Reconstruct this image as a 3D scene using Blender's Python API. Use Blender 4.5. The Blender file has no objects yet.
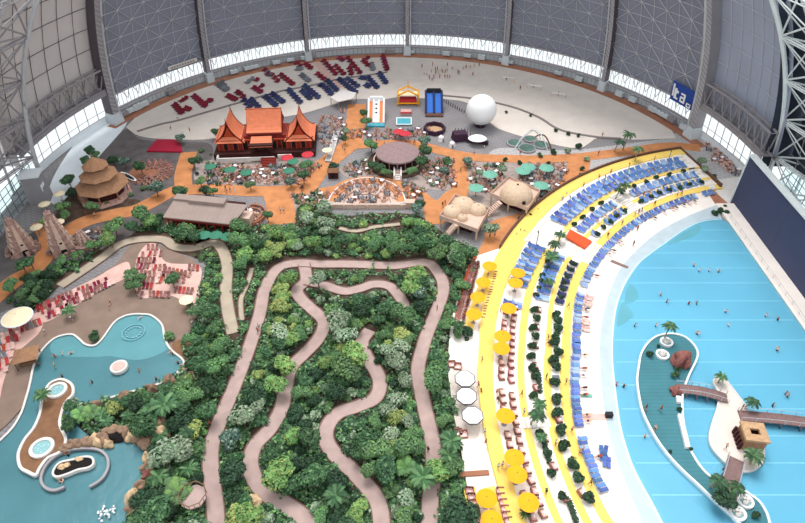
import bpy, bmesh, math, random
from mathutils import Vector, Matrix, noise
from mathutils.geometry import tessellate_polygon
random.seed(7)
S = bpy.context.scene
COL = S.collection
PI = math.pi
# ---------------------------------------------------------------- camera
F, PIT, CH = 600.0, math.radians(40), 95.0
cam = bpy.data.cameras.new('camera'); camo = bpy.data.objects.new('camera', cam); COL.objects.link(camo)
cam.sensor_width = 36; cam.lens = 36*F/805; cam.clip_end = 2000
camo.location = (0, 0, CH); camo.rotation_euler = (PI/2-PIT, 0, 0); S.camera = camo
def W(px, py, z=0.0):
    X = (px-402.5)/F; Y = (261.5-py)/F
    d = Vector((X, math.cos(PIT)+Y*math.sin(PIT), -math.sin(PIT)+Y*math.cos(PIT)))
    s = (z-CH)/d.z
    return Vector((d.x*s, d.y*s, z))
def PX(v):
    dep = v[1]*math.cos(PIT)-(v[2]-CH)*math.sin(PIT)
    up = v[1]*math.sin(PIT)+(v[2]-CH)*math.cos(PIT)
    return 402.5+F*v[0]/dep, 261.5-F*up/dep
# ---------------------------------------------------------------- materials
def lin(c):
    c = c/255.0
    return c/12.92 if c <= .04045 else ((c+.055)/1.055)**2.4
MT = {}
def mat(name, rgb, rough=.75, var=.12, scale=.6, metal=0, spec=.3, rnd=0, stripes=None, bump=0):
    m = bpy.data.materials.new(name); m.use_nodes = True; nt = m.node_tree; N = nt.nodes; L = nt.links
    b = N['Principled BSDF']; b.inputs['Roughness'].default_value = rough; b.inputs['Metallic'].default_value = metal
    b.inputs['Specular IOR Level'].default_value = spec
    col = [lin(x) for x in rgb]
    tc = N.new('ShaderNodeTexCoord')
    nz = N.new('ShaderNodeTexNoise'); nz.inputs['Scale'].default_value = scale; nz.inputs['Detail'].default_value = 4
    L.new(tc.outputs['Object'], nz.inputs['Vector'])
    r = N.new('ShaderNodeMapRange'); r.inputs['From Min'].default_value = .3; r.inputs['From Max'].default_value = .7
    r.inputs['To Min'].default_value = 1-var; r.inputs['To Max'].default_value = 1+var
    L.new(nz.outputs['Fac'], r.inputs['Value'])
    v = N.new('ShaderNodeVectorMath'); v.operation = 'SCALE'; v.inputs[0].default_value = col
    L.new(r.outputs['Result'], v.inputs['Scale'])
    out = v.outputs['Vector']
    if rnd:
        oi = N.new('ShaderNodeObjectInfo'); hs = N.new('ShaderNodeHueSaturation')
        m1 = N.new('ShaderNodeMapRange'); m1.inputs['To Min'].default_value = 1-rnd; m1.inputs['To Max'].default_value = 1+rnd
        L.new(oi.outputs['Random'], m1.inputs['Value']); L.new(m1.outputs['Result'], hs.inputs['Value'])
        m2 = N.new('ShaderNodeMath'); m2.operation = 'MULTIPLY'; m2.inputs[1].default_value = 7.31
        m3 = N.new('ShaderNodeMath'); m3.operation = 'FRACT'
        m4 = N.new('ShaderNodeMapRange'); m4.inputs['To Min'].default_value = .5-rnd*.06; m4.inputs['To Max'].default_value = .5+rnd*.06
        L.new(oi.outputs['Random'], m2.inputs[0]); L.new(m2.outputs[0], m3.inputs[0]); L.new(m3.outputs[0], m4.inputs['Value'])
        L.new(m4.outputs['Result'], hs.inputs['Hue']); L.new(out, hs.inputs['Color']); out = hs.outputs['Color']
    if stripes:
        axis, freq, dark = stripes
        sp = N.new('ShaderNodeSeparateXYZ'); L.new(tc.outputs['Object'], sp.inputs[0])
        a = N.new('ShaderNodeMath'); a.operation = 'MULTIPLY'; a.inputs[1].default_value = freq; L.new(sp.outputs[axis], a.inputs[0])
        fr = N.new('ShaderNodeMath'); fr.operation = 'FRACT'; L.new(a.outputs[0], fr.inputs[0])
        g = N.new('ShaderNodeMath'); g.operation = 'GREATER_THAN'; g.inputs[1].default_value = .85; L.new(fr.outputs[0], g.inputs[0])
        mx = N.new('ShaderNodeMix'); mx.data_type = 'RGBA'; mx.blend_type = 'MULTIPLY'
        L.new(g.outputs[0], mx.inputs[0]); L.new(out, mx.inputs[6]); mx.inputs[7].default_value = (dark, dark, dark, 1)
        out = mx.outputs[2]
    L.new(out, b.inputs['Base Color'])
    if bump:
        n2 = N.new('ShaderNodeTexNoise'); n2.inputs['Scale'].default_value = bump; L.new(tc.outputs['Object'], n2.inputs['Vector'])
        bp = N.new('ShaderNodeBump'); bp.inputs['Strength'].default_value = .5; bp.inputs['Distance'].default_value = .1
        L.new(n2.outputs['Fac'], bp.inputs['Height']); L.new(bp.outputs['Normal'], b.inputs['Normal'])
    MT[name] = m
    return m
def water_mat(name, tint, bump=.6, gloss=.5):
    m = bpy.data.materials.new(name); m.use_nodes = True; nt = m.node_tree; N = nt.nodes; L = nt.links
    N.remove(N['Principled BSDF']); o = N['Material Output']
    t = N.new('ShaderNodeBsdfTransparent'); t.inputs[0].default_value = (*[lin(x) for x in tint], 1)
    g = N.new('ShaderNodeBsdfGlossy'); g.inputs['Roughness'].default_value = .12; g.inputs[0].default_value = (gloss, gloss, gloss, 1)
    fr = N.new('ShaderNodeFresnel'); fr.inputs[0].default_value = 1.33
    mx = N.new('ShaderNodeMixShader'); L.new(fr.outputs[0], mx.inputs[0]); L.new(t.outputs[0], mx.inputs[1]); L.new(g.outputs[0], mx.inputs[2])
    tc = N.new('ShaderNodeTexCoord'); nz = N.new('ShaderNodeTexNoise'); nz.inputs['Scale'].default_value = .9; nz.inputs['Detail'].default_value = 5
    L.new(tc.outputs['Object'], nz.inputs['Vector'])
    bp = N.new('ShaderNodeBump'); bp.inputs['Strength'].default_value = bump; bp.inputs['Distance'].default_value = .25
    L.new(nz.outputs['Fac'], bp.inputs['Height']); L.new(bp.outputs['Normal'], g.inputs['Normal']); L.new(bp.outputs['Normal'], fr.inputs['Normal'])
    L.new(mx.outputs[0], o.inputs['Surface']); MT[name] = m
def glass_mat(name, tint, emit):
    # day-lit frosted glazing: lets the bright sky outside through
    m = bpy.data.materials.new(name); m.use_nodes = True; nt = m.node_tree; N = nt.nodes; L = nt.links
    N.remove(N['Principled BSDF']); o = N['Material Output']
    t = N.new('ShaderNodeBsdfTransparent'); t.inputs[0].default_value = (*tint, 1)
    g = N.new('ShaderNodeBsdfGlossy'); g.inputs['Roughness'].default_value = .25; g.inputs[0].default_value = (.6, .6, .6, 1)
    mx = N.new('ShaderNodeMixShader'); mx.inputs[0].default_value = .08; L.new(t.outputs[0], mx.inputs[1]); L.new(g.outputs[0], mx.inputs[2])
    L.new(mx.outputs[0], o.inputs['Surface']); MT[name] = m
def checker_floor(name, rgb, sc, d=.9, rot=.3):
    m = mat(name, rgb, .8, .1, .15); nt = m.node_tree; N = nt.nodes; L = nt.links; b = N['Principled BSDF']
    src = b.inputs['Base Color'].links[0].from_socket
    br = N.new('ShaderNodeTexBrick'); br.inputs['Scale'].default_value = sc; br.inputs['Mortar Size'].default_value = .03
    br.inputs['Color1'].default_value = (1, 1, 1, 1); br.inputs['Color2'].default_value = (d+.05, d+.05, d+.05, 1); br.inputs['Mortar'].default_value = (d-.2, d-.2, d-.2, 1)
    mp = N.new('ShaderNodeMapping'); mp.inputs['Rotation'].default_value = (0, 0, rot); tc = N.new('ShaderNodeTexCoord')
    L.new(tc.outputs['Object'], mp.inputs[0]); L.new(mp.outputs[0], br.inputs['Vector'])
    mx = N.new('ShaderNodeMix'); mx.data_type = 'RGBA'; mx.blend_type = 'MULTIPLY'; mx.inputs[0].default_value = 1
    L.new(src, mx.inputs[6]); L.new(br.outputs['Color'], mx.inputs[7]); L.new(mx.outputs[2], b.inputs['Base Color'])
mat('soil', (78, 62, 52), .95, .35, .5)
checker_floor('grey_paving', (136, 132, 134), .25, .95)
checker_floor('light_paving', (178, 174, 174), .2, .97)
mat('pale_sand', (214, 203, 194), .9, .06, .2, bump=3)
mat('beach_sand', (232, 222, 214), .9, .05, .25, bump=3)
mat('wet_sand', (176, 190, 198), .5, .06, .4)
mat('orange_path', (194, 130, 84), .9, .16, .35)
mat('rust_path', (160, 108, 84), .9, .15, .3)
mat('pink_path', (176, 152, 146), .85, .10, .5)
mat('beige_path', (178, 164, 146), .9, .08, .4)
mat('path_kerb', (120, 96, 86), .9, .1, 1)
mat('lagoon_deck', (134, 114, 102), .9, .12, .3)
mat('terrace_pink', (214, 176, 166), .9, .1, .6)
mat('wood_deck_brown', (128, 92, 66), .8, .15, .8)
mat('terrace_white', (238, 230, 220), .85, .04, .4)
mat('yellow_floor', (236, 202, 104), .8, .05, .3)
mat('kerb_white', (232, 234, 234), .6, .04, 1)
mat('kerb_dark', (96, 66, 56), .8, .1, 1)
mat('kerb_grey', (128, 118, 116), .8, .1, 1)
mat('lake_floor', (142, 190, 206), .6, .06, .05)
mat('lake_line', (190, 222, 232), .6, .03, 1)
mat('lagoon_floor', (112, 152, 158), .6, .1, .1)
mat('shallow_floor', (136, 180, 184), .6, .05, .2)
water_mat('lake_water', (218, 242, 250), .5, .9)
water_mat('lagoon_water', (222, 240, 244), .6, .6)
mat('teal_deck', (58, 116, 126), .6, .08, .3, stripes=('Y', 1.2, .8))
mat('plank', (128, 102, 100), .8, .15, 1.5, stripes=('X', 2.2, .7))
mat('plank_plain', (132, 106, 102), .8, .15, 1.5)
mat('white_paint', (236, 236, 236), .5, .03, 1)
mat('off_white', (214, 208, 204), .7, .05, 1)
mat('grey_steel', (150, 146, 150), .5, .06, .4, metal=.2)
mat('light_steel', (190, 192, 196), .5, .05, .4, metal=.2)
mat('bright_steel', (214, 220, 220), .5, .05, .4)
mat('dark_steel', (88, 80, 86), .6, .1, .4)
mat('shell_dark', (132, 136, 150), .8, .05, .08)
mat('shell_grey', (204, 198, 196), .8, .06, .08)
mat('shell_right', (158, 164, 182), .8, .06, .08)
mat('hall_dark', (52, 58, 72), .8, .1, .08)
mat('lower_wall', (196, 204, 208), .6, .08, .2)
mat('panel_white', (226, 232, 236), .6, .03, .3)
glass_mat('window_glass', (.95, .99, 1), 0)
glass_mat('window_glass_teal', (.78, .93, .93), 0)
mat('screen_navy', (62, 68, 94), .8, .06, .05)
mat('roof_orange', (218, 124, 88), .7, .1, .8, stripes=('Z', 2.0, .86))
mat('thai_red', (132, 42, 34), .7, .15, 1)
mat('thai_dark', (60, 24, 24), .8, .15, 1)
mat('gable_red', (176, 66, 36), .7, .1, 1)
mat('thatch', (186, 150, 116), .95, .16, 1.5, bump=6)
mat('thatch_brown', (158, 118, 90), .95, .14, 1.5, bump=6)
mat('thatch_pale', (206, 180, 154), .95, .12, 1.5, bump=6)
mat('thatch_mauve', (146, 122, 122), .95, .14, 1.5, bump=6)
mat('clay', (204, 176, 160), .9, .08, 1)
mat('dark_hole', (26, 22, 22), .9, .1, 1)
mat('hall_roof', (158, 140, 132), .8, .07, .3, stripes=('X', .8, .93))
mat('stone_ruin', (168, 136, 126), .95, .25, 1.2, bump=3)
mat('rock', (150, 122, 102), .95, .25, .8, bump=2)
mat('rock_red', (134, 84, 78), .95, .25, .8, bump=2)
mat('rock_pale', (206, 176, 140), .95, .2, .8, bump=2)
mat('blue_fabric', (90, 120, 182), .8, .12, 2, rnd=.35)
mat('sky_fabric', (150, 172, 208), .8, .12, 2, rnd=.15)
mat('painted_shade_paving', (100, 94, 94), .9, .22, .35)  # grey paving darkened in colour to stand in for weaker light on the left
mat('navy_fabric', (44, 50, 88), .8, .1, 2, rnd=.3)
mat('crimson_fabric', (118, 22, 46), .8, .1, 2, rnd=.25)
mat('red_fabric', (176, 56, 52), .8, .1, 2, rnd=.2)
mat('grey_fabric', (110, 112, 120), .8, .1, 2, rnd=.25)
mat('brown_fabric', (146, 98, 90), .8, .15, 2, rnd=.25)
mat('pink_fabric', (222, 176, 168), .8, .12, 2, rnd=.2)
mat('yellow_canvas', (238, 166, 20), .7, .04, 1)
mat('white_canvas', (240, 240, 240), .7, .02, 1)
mat('cream_canvas', (240, 224, 190), .7, .03, 1)
mat('green_canvas', (58, 124, 100), .7, .08, 1)
mat('teal_canvas', (110, 170, 150), .7, .08, 1)
mat('red_canvas', (194, 50, 62), .7, .06, 1)
mat('orange_mat', (226, 84, 40), .7, .05, 1)
mat('orange_vinyl', (224, 122, 50), .5, .05, 1)
mat('blue_vinyl', (44, 108, 200), .4, .05, 1)
mat('teal_vinyl', (70, 160, 176), .5, .05, 1)
mat('crimson_tarp', (164, 20, 52), .6, .04, 1)
mat('black_thing', (34, 34, 40), .7, .1, 1)
mat('purple_dark', (60, 36, 56), .8, .2, 1)
mat('banner_blue', (36, 70, 150), .6, .04, 1)
mat('bark', (112, 86, 68), .95, .2, 2)
mat('bark_pale', (160, 140, 120), .95, .2, 2)
LEAF = {'deep': (40, 66, 44), 'dark': (56, 92, 58), 'mid': (90, 124, 82), 'bright': (112, 152, 86), 'yellow': (152, 164, 96), 'silver': (148, 164, 138), 'blue': (78, 108, 98)}
for k, c in LEAF.items():
    m = mat('leaf_'+k, c, .6, .3, .9, spec=.35, rnd=.22)
mat('undergrowth', (50, 82, 44), .8, .4, .7)
mat('cafe_floor', (158, 144, 138), .9, .2, .9); mat('foam_blue', (158, 200, 208), .6, .04, 1)
mat('skin_light', (214, 166, 140), .6, .03, 1); mat('skin_tan', (176, 124, 96), .6, .03, 1)
for k, c in {'hair_dark': (50, 36, 30), 'hair_fair': (170, 130, 80), 'cloth_red': (180, 40, 40), 'cloth_blue': (50, 80, 150), 'cloth_black': (36, 36, 42), 'cloth_white': (226, 224, 220)}.items(): mat(k, c, .8, .04, 1)
# ---------------------------------------------------------------- mesh builder
class MB:
    def __init__(s): s.v = []; s.f = []; s.m = []
    def add(s, vs, fs, mi=0, M=None):
        b = len(s.v)
        for p in vs: s.v.append(tuple(M @ Vector(p)) if M is not None else tuple(p))
        for f in fs: s.f.append([b+i for i in f]); s.m.append(mi)
        return s
    def box(s, c, d, rz=0, mi=0, top=1.0, M=None):
        x, y, z = d[0]/2, d[1]/2, d[2]/2
        vs = [(-x, -y, -z), (x, -y, -z), (x, y, -z), (-x, y, -z)]+[(-x*top, -y*top, z), (x*top, -y*top, z), (x*top, y*top, z), (-x*top, y*top, z)]
        T = Matrix.Translation(c) @ Matrix.Rotation(rz, 4, 'Z')
        if M is not None: T = M @ T
        return s.add(vs, [(3, 2, 1, 0), (4, 5, 6, 7), (0, 1, 5, 4), (1, 2, 6, 5), (2, 3, 7, 6), (3, 0, 4, 7)], mi, T)
    def tube(s, pts, r, n=6, mi=0, cap=True):
        pts = [Vector(p) for p in pts]; rs = r if isinstance(r, (list, tuple)) else [r]*len(pts); b = len(s.v)
        for i, p in enumerate(pts):
            d = (pts[min(i+1, len(pts)-1)]-pts[max(i-1, 0)])
            if d.length < 1e-9: d = Vector((0, 0, 1))
            d.normalize(); up = Vector((0, 0, 1)) if abs(d.z) < .95 else Vector((1, 0, 0))
            a = d.cross(up).normalized(); c = a.cross(d)
            for k in range(n):
                t = 2*PI*k/n; s.v.append(tuple(p+(a*math.cos(t)+c*math.sin(t))*rs[i]))
        for i in range(len(pts)-1):
            for k in range(n):
                k2 = (k+1) % n; s.f.append([b+i*n+k, b+i*n+k2, b+(i+1)*n+k2, b+(i+1)*n+k]); s.m.append(mi)
        if cap:
            s.f.append([b+k for k in range(n)][::-1]); s.m.append(mi)
            e = b+(len(pts)-1)*n; s.f.append([e+k for k in range(n)]); s.m.append(mi)
        return s
    def lathe(s, prof, n=16, mi=0, c=(0, 0, 0), sx=1, sy=1, a0=0, rz=0):
        b = len(s.v)
        for r, z in prof:
            for k in range(n):
                t = 2*PI*k/n+a0; x = r*math.cos(t)*sx; y = r*math.sin(t)*sy
                s.v.append((c[0]+x*math.cos(rz)-y*math.sin(rz), c[1]+x*math.sin(rz)+y*math.cos(rz), c[2]+z))
        for i in range(len(prof)-1):
            for k in range(n):
                k2 = (k+1) % n; s.f.append([b+i*n+k, b+i*n+k2, b+(i+1)*n+k2, b+(i+1)*n+k]); s.m.append(mi)
        return s
    def prism(s, poly, z0, z1, mi=0):
        n = len(poly); b = len(s.v)
        for p in poly: s.v.append((p[0], p[1], z1))
        for p in poly: s.v.append((p[0], p[1], z0))
        for t in tessellate_polygon([[Vector((p[0], p[1], 0)) for p in poly]]):
            a = [b+i for i in t]
            v0, v1, v2 = [Vector(s.v[i]) for i in a]
            if (v1-v0).cross(v2-v0).z < 0: a = a[::-1]
            s.f.append(a); s.m.append(mi)
        for i in range(n):
            j = (i+1) % n; s.f.append([b+i, b+j, b+n+j, b+n+i]); s.m.append(mi)
        return s
    def blob(s, c, r, sub=2, mi=0, amp=.25, seed=0, fr=1.2):
        bm = bmesh.new(); bmesh.ops.create_icosphere(bm, subdivisions=sub, radius=1)
        vs = []
        for v in bm.verts:
            k = 1+amp*noise.noise(v.co*fr+Vector((seed*3.1, seed*1.7, seed)))*2
            vs.append((c[0]+v.co.x*r[0]*k, c[1]+v.co.y*r[1]*k, c[2]+v.co.z*r[2]*k))
        s.add(vs, [[v.index for v in f.verts] for f in bm.faces], mi); bm.free(); return s
    def mesh(s, name, mats, smooth=False):
        me = bpy.data.meshes.new(name); me.from_pydata(s.v, [], s.f)
        for m in (mats if isinstance(mats, (list, tuple)) else [mats]): me.materials.append(MT[m])
        me.polygons.foreach_set('material_index', s.m)
        if smooth: me.polygons.foreach_set('use_smooth', [True]*len(s.f))
        me.update(); return me
    def build(s, name, mats, parent=None, smooth=False, loc=None, rz=0, label=None):
        me = s.mesh(name, mats, smooth); o = bpy.data.objects.new(name, me); COL.objects.link(o)
        if parent is not None: o.parent = parent
        if loc is not None: o.location = loc
        o.rotation_euler.z = rz
        if label: o['label'] = label
        return o
def tag(o, label=None, cat=None, group=None, kind=None):
    if label: o['label'] = label
    if cat: o['category'] = cat
    if group: o['group'] = group
    if kind: o['kind'] = kind
    return o
def thing(name, label, cat, loc=(0, 0, 0), rz=0, group=None):
    o = bpy.data.objects.new(name, None); COL.objects.link(o); o.location = loc; o.rotation_euler.z = rz
    o.empty_display_size = .2
    return tag(o, label, cat, group)
KIDS = {}
def copy_tree(o, parent=None):
    c = o.copy(); COL.objects.link(c); c.parent = parent
    for ch in list(o.children): copy_tree(ch, c)
    return c
def place(proto, first, loc, rz=0, s=1.0, label=None, cat=None, group=None):
    """first use moves the prototype itself, later uses copy it with its parts"""
    o = proto if not first.get(proto.name) else copy_tree(proto)
    if o is proto: first[proto.name] = True
    o.location = loc; o.rotation_euler.z = rz; o.scale = (s, s, s)
    return tag(o, label, cat, group)
def smooth_curve(pts, closed=False, k=6):
    n = len(pts); out = []
    P = [Vector((p[0], p[1])) for p in pts]
    rng = range(n if closed else n-1)
    for i in rng:
        if closed: a, b, c, d = P[(i-1) % n], P[i], P[(i+1) % n], P[(i+2) % n]
        else: a, b, c, d = P[max(i-1, 0)], P[i], P[i+1], P[min(i+2, n-1)]
        for j in range(k):
            t = j/k
            out.append(.5*((2*b)+(c-a)*t+(2*a-5*b+4*c-d)*t*t+(3*b-a-3*c+d)*t**3))
    if not closed: out.append(P[-1])
    return out
def px_poly(pts, z, smooth=True, k=5):
    if smooth: pts = smooth_curve(pts, True, k)
    return [W(p[0], p[1], z) for p in pts]
def slab(name, pts, z0, z1, m, smooth=True, kind='structure', label=None, parent=None, world=False):
    poly = pts if world else px_poly(pts, z1, smooth)
    o = MB().prism([(p[0], p[1]) for p in poly], z0, z1).build(name, m, parent)
    return tag(o, label, kind=kind)
def line_w(pts, z, k=6, closed=False): return [W(p[0], p[1], z) for p in smooth_curve(pts, closed, k)]
def ribbon_mb(mb, pts, w, z0, z1, mi=0, closed=False):
    """pts world points, w metres"""
    n = len(pts); L = []; R = []
    for i, p in enumerate(pts):
        if closed: d = pts[(i+1) % n]-pts[(i-1) % n]
        else: d = pts[min(i+1, n-1)]-pts[max(i-1, 0)]
        nn = Vector((-d.y, d.x, 0)).normalized(); ww = w[i] if isinstance(w, list) else w
        a = p+nn*ww/2; b = p-nn*ww/2; L.append(a); R.append(b)
    m = n if closed else n-1
    b0 = len(mb.v)
    for a, b in zip(L, R): mb.v += [(a.x, a.y, z1), (b.x, b.y, z1), (a.x, a.y, z0), (b.x, b.y, z0)]
    for i in range(m):
        p = b0+4*i; q = b0+4*((i+1) % n)
        for f in ([p, p+1, q+1, q], [p+2, p, q, q+2], [p+1, p+3, q+3, q+1]): mb.f.append(f); mb.m.append(mi)
    if not closed:
        e = b0+4*(n-1); mb.f += [[b0, b0+2, b0+3, b0+1], [e+1, e+3, e+2, e]]; mb.m += [mi, mi]
    return L, R
def ribbon(name, pts, w, z0, z1, m, closed=False, kerb=None, kind='structure', k=6, label=None):
    P = line_w(pts, z1, k, closed)
    mb = MB(); L, R = ribbon_mb(mb, P, w, z0, z1, 0, closed)
    mats = [m]
    if kerb:
        mats.append(kerb)
        ribbon_mb(mb, L, .22, z0, z1+.12, 1, closed); ribbon_mb(mb, R, .22, z0, z1+.12, 1, closed)
    return tag(mb.build(name, mats), label, kind=kind), P
ORD = ['zeroth', 'first', 'second', 'third', 'fourth', 'fifth', 'sixth', 'seventh', 'eighth', 'ninth', 'tenth', 'eleventh', 'twelfth', 'thirteenth', 'fourteenth', 'fifteenth', 'sixteenth', 'seventeenth', 'eighteenth', 'nineteenth']
TENS = {2: 'twent', 3: 'thirt', 4: 'fort', 5: 'fift', 6: 'sixt', 7: 'sevent', 8: 'eight', 9: 'ninet'}
def ordw(n):
    if n < 20: return ORD[n]
    if n >= 100: return '%dth' % n
    t, u = divmod(n, 10)
    return TENS[t]+('ieth' if u == 0 else 'y-'+ORD[u])
# ---- landmarks: what a small thing stands beside (pixel place, phrase)
LM = [(305, 310, 'bend of the middle garden path'), (252, 455, 'lower bend of the middle path'), (328, 430, 'curve of the short inner path'), (366, 345, 'top of the short inner path'),
 (378, 490, 'foot of the short inner path'), (262, 290, 'top of the long left path'), (213, 450, 'foot of the long left path'), (243, 365, 'middle of the long left path'), (437, 285, 'bend of the long right path'), (421, 370, 'middle of the long right path'),
 (432, 460, 'foot of the long right path'), (350, 264, 'upper garden crosspath'), (360, 288, 'second garden crosspath'), (228, 295, 'beige path end'), (205, 243, 'beige path under the green parasols'), (140, 240, 'beige path beside the red loungers'),
 (295, 508, 'bottom of the middle path'), (290, 380, 'straight of the middle path'), (400, 305, 'end of second crosspath'), (112, 435, 'rock waterfall cave'), (75, 405, 'small lagoon island'), (140, 470, 'rocky shore of the lagoon'),
 (195, 500, 'railed lookout platform'), (170, 375, 'lower shore of left pool'), (370, 215, 'amphitheatre wall'), (465, 215, 'three clay domes'), (515, 195, 'large clay dome'), (397, 154, 'round mauve pavilion'), (265, 145, 'red temple house'),
 (105, 180, 'three-tier thatched pagoda'), (60, 240, 'stone temple ruin'), (205, 212, 'long grey-roofed hall'), (480, 112, 'white balloon'), (433, 105, 'blue slide'), (376, 107, 'orange slide'), (527, 145, 'round trampolines'), (163, 146, 'crimson mat'),
 (155, 175, 'round brown seating terrace'), (630, 150, 'orange path by the yellow terrace'), (575, 175, 'right orange path'), (720, 155, 'corner of the big screen'), (120, 270, 'upper end of left loungers'), (40, 300, 'big cream parasol'), (340, 175, 'small brown hut'),
 (450, 180, 'central orange path'), (281, 215, 'orange path stub above the garden'), (235, 105, 'blue and red loungers on the sand'), (470, 300, 'yellow parasol terrace'), (465, 395, 'white octagonal parasols'), (570, 238, 'orange mat'), (185, 165, 'left orange path branch'), (320, 200, 'left end of the amphitheatre'),
 (668, 345, 'round planters on the teal island'), (680, 385, 'first footbridge'), (730, 500, 'foot of the teal island'), (748, 435, 'square island hut'), (722, 385, 'tip of the sandy islet'), (760, 300, 'middle of the lake'), (690, 265, 'upper part of the lake'), (625, 385, 'left shore of the lake'), (90, 355, 'middle of left pool'), (60, 470, 'whirlpool ring'), (440, 75, 'far sand deck'), (650, 130, 'right end of far sand deck'), (60, 195, 'left window wall')]
REG = []
def reg(o, look, group, cat, px=None, py=None):
    if px is None: px, py = PX(o.location)
    REG.append((o, look, px, py, group)); o['category'] = cat
    return o
def finish_labels():
    d = {}
    for o, look, px, py, group in REG:
        l = min(LM, key=lambda q: (q[0]-px)**2+((q[1]-py)*1.3)**2)
        dx, dy = px-l[0], py-l[1]
        if abs(dx)+abs(dy) < 9: rel = 'at the'
        elif abs(dx) > abs(dy): rel = 'right of the' if dx > 0 else 'left of the'
        else: rel = 'below the' if dy > 0 else 'above the'
        d.setdefault('%s %s %s' % (look, rel, l[2]), []).append((px, py, o, group))
    DROP = ['leafy', 'rounded', 'broad-leaved', 'feathery', 'small', 'round', 'short', 'middle', 'very', 'brown', 'of', 'the']
    for lab, its in d.items():
        its.sort(key=lambda t: t[0])
        for i, (px, py, o, group) in enumerate(its):
            n = len(its)
            if n == 1: t = lab
            elif n == 2: t = lab+', '+('left' if i == 0 else 'right')+' of two'
            else: t = lab+', '+ordw(i+1)+' from left'
            ws = t.split()
            for q in DROP:
                while len(ws) > 16 and q in ws[3 if q in ('very', 'the') else 0:]: ws.remove(q)
            o['label'] = ' '.join(ws)
            if group: o['group'] = group
# ================================================================ SHELL
HC = Vector((-3.4, 145, 0)); RB = 104.5; HT = 107.0; ZT = 60.0
def shp(ang, z, r=RB):      # point on the shell
    k = r*math.sqrt(max(0, 1-(z/HT)**2)); a = math.radians(ang)
    return Vector((HC.x+k*math.cos(a), HC.y+k*math.sin(a), z))
def shell_patch(mb, a0, a1, z0, z1, r, na, nz, mi=0):
    b = len(mb.v)
    for i in range(nz+1):
        for j in range(na+1): mb.v.append(tuple(shp(a0+(a1-a0)*j/na, z0+(z1-z0)*i/nz, r)))
    for i in range(nz):
        for j in range(na):
            p = b+i*(na+1)+j; mb.f.append([p, p+1, p+na+2, p+na+1]); mb.m.append(mi)
ribs = [18, 41, 64, 87, 110, 133, 156]
def wall_part(name, mats, mb, par=None, label=None): return tag(mb.build(name, mats, par), label, kind=None if par else 'structure')
for k in range(6):
    a0, a1 = ribs[k], ribs[k+1]
    zb = 8.3
    mb = MB(); shell_patch(mb, a0, a1, zb, ZT, RB+.3, 16, 14)
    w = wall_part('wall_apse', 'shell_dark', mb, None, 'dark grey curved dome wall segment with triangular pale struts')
    # triangulated struts: isometric grid
    tb = MB(); nseg = 8; da = (a1-a0)/nseg; dz = 4.4
    rows = int((ZT-zb)/dz)+1
    def nd(i, j): return shp(a0+da*i, min(zb+dz*j, ZT), RB-.25)
    for j in range(rows):
        for i in range(nseg):
            tb.tube([nd(i, j), nd(i+1, j)], .09, 4, cap=False)
            if (i+j) % 2 == 0: tb.tube([nd(i, j), nd(i+1, j+1)], .1, 4, cap=False)
            else: tb.tube([nd(i+1, j), nd(i, j+1)], .1, 4, cap=False)
            if i: tb.tube([nd(i, j), nd(i, j+1)], .08, 4, cap=False)
            if (i+j) % 2 == 0: tb.blob(nd(i, j), (.3, .3, .3), 1, 0, 0)
    tb.build('strut_lattice', 'light_steel', w)
    # glazing band, its V struts, lower wall
    gb = MB(); shell_patch(gb, a0, a1, 3.4, zb, RB+.3, 12, 1)
    g = wall_part('window_band', 'window_glass', gb, w)
    fb = MB(); n = 26
    for i in range(n+1):
        a = a0+(a1-a0)*i/n
        fb.tube([shp(a, 3.4, RB), shp(a, zb, RB)], .1, 4, cap=False)
    fb.tube([shp(a0+(a1-a0)*i/12, 3.4, RB) for i in range(13)], .3, 4); fb.tube([shp(a0+(a1-a0)*i/12, zb, RB-.2) for i in range(13)], .35, 4)
    vb = MB()
    for i in range(9):
        a = a0+(a1-a0)*(i+.25)/9; d = (a1-a0)/9*.28
        vb.tube([shp(a-d, zb-.2, RB-.5), shp(a, 5.4, RB-.9), shp(a+d, zb-.2, RB-.5)], .16, 4)
    fb.build('window_frame', 'grey_steel', g); vb.build('strut', 'grey_steel', g)
    lb = MB(); shell_patch(lb, a0, a1, -.2, 3.4, RB+.3, 12, 1)
    for i in range(14):
        a = a0+(a1-a0)*(i+.5)/14
        if random.random() < .3:
            c = shp(a, 1.2, RB-1.2); lb.box(c, (3.0, 1.4, random.uniform(.9, 1.8)), math.radians(a-90), random.choice((0, 0, 1)))
    lb.tube([shp(a0+(a1-a0)*i/12, 3.2, RB-1.2) for i in range(13)], .35, 4, 1)
    for i in range(25): 
        a = a0+(a1-a0)*i/24; lb.tube([shp(a, 0, RB-1.2), shp(a, 3.2, RB-1.2)], .09, 4, 1)
    lb.build('lower_wall', ['lower_wall', 'grey_steel', 'rust_path'], w)
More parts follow.
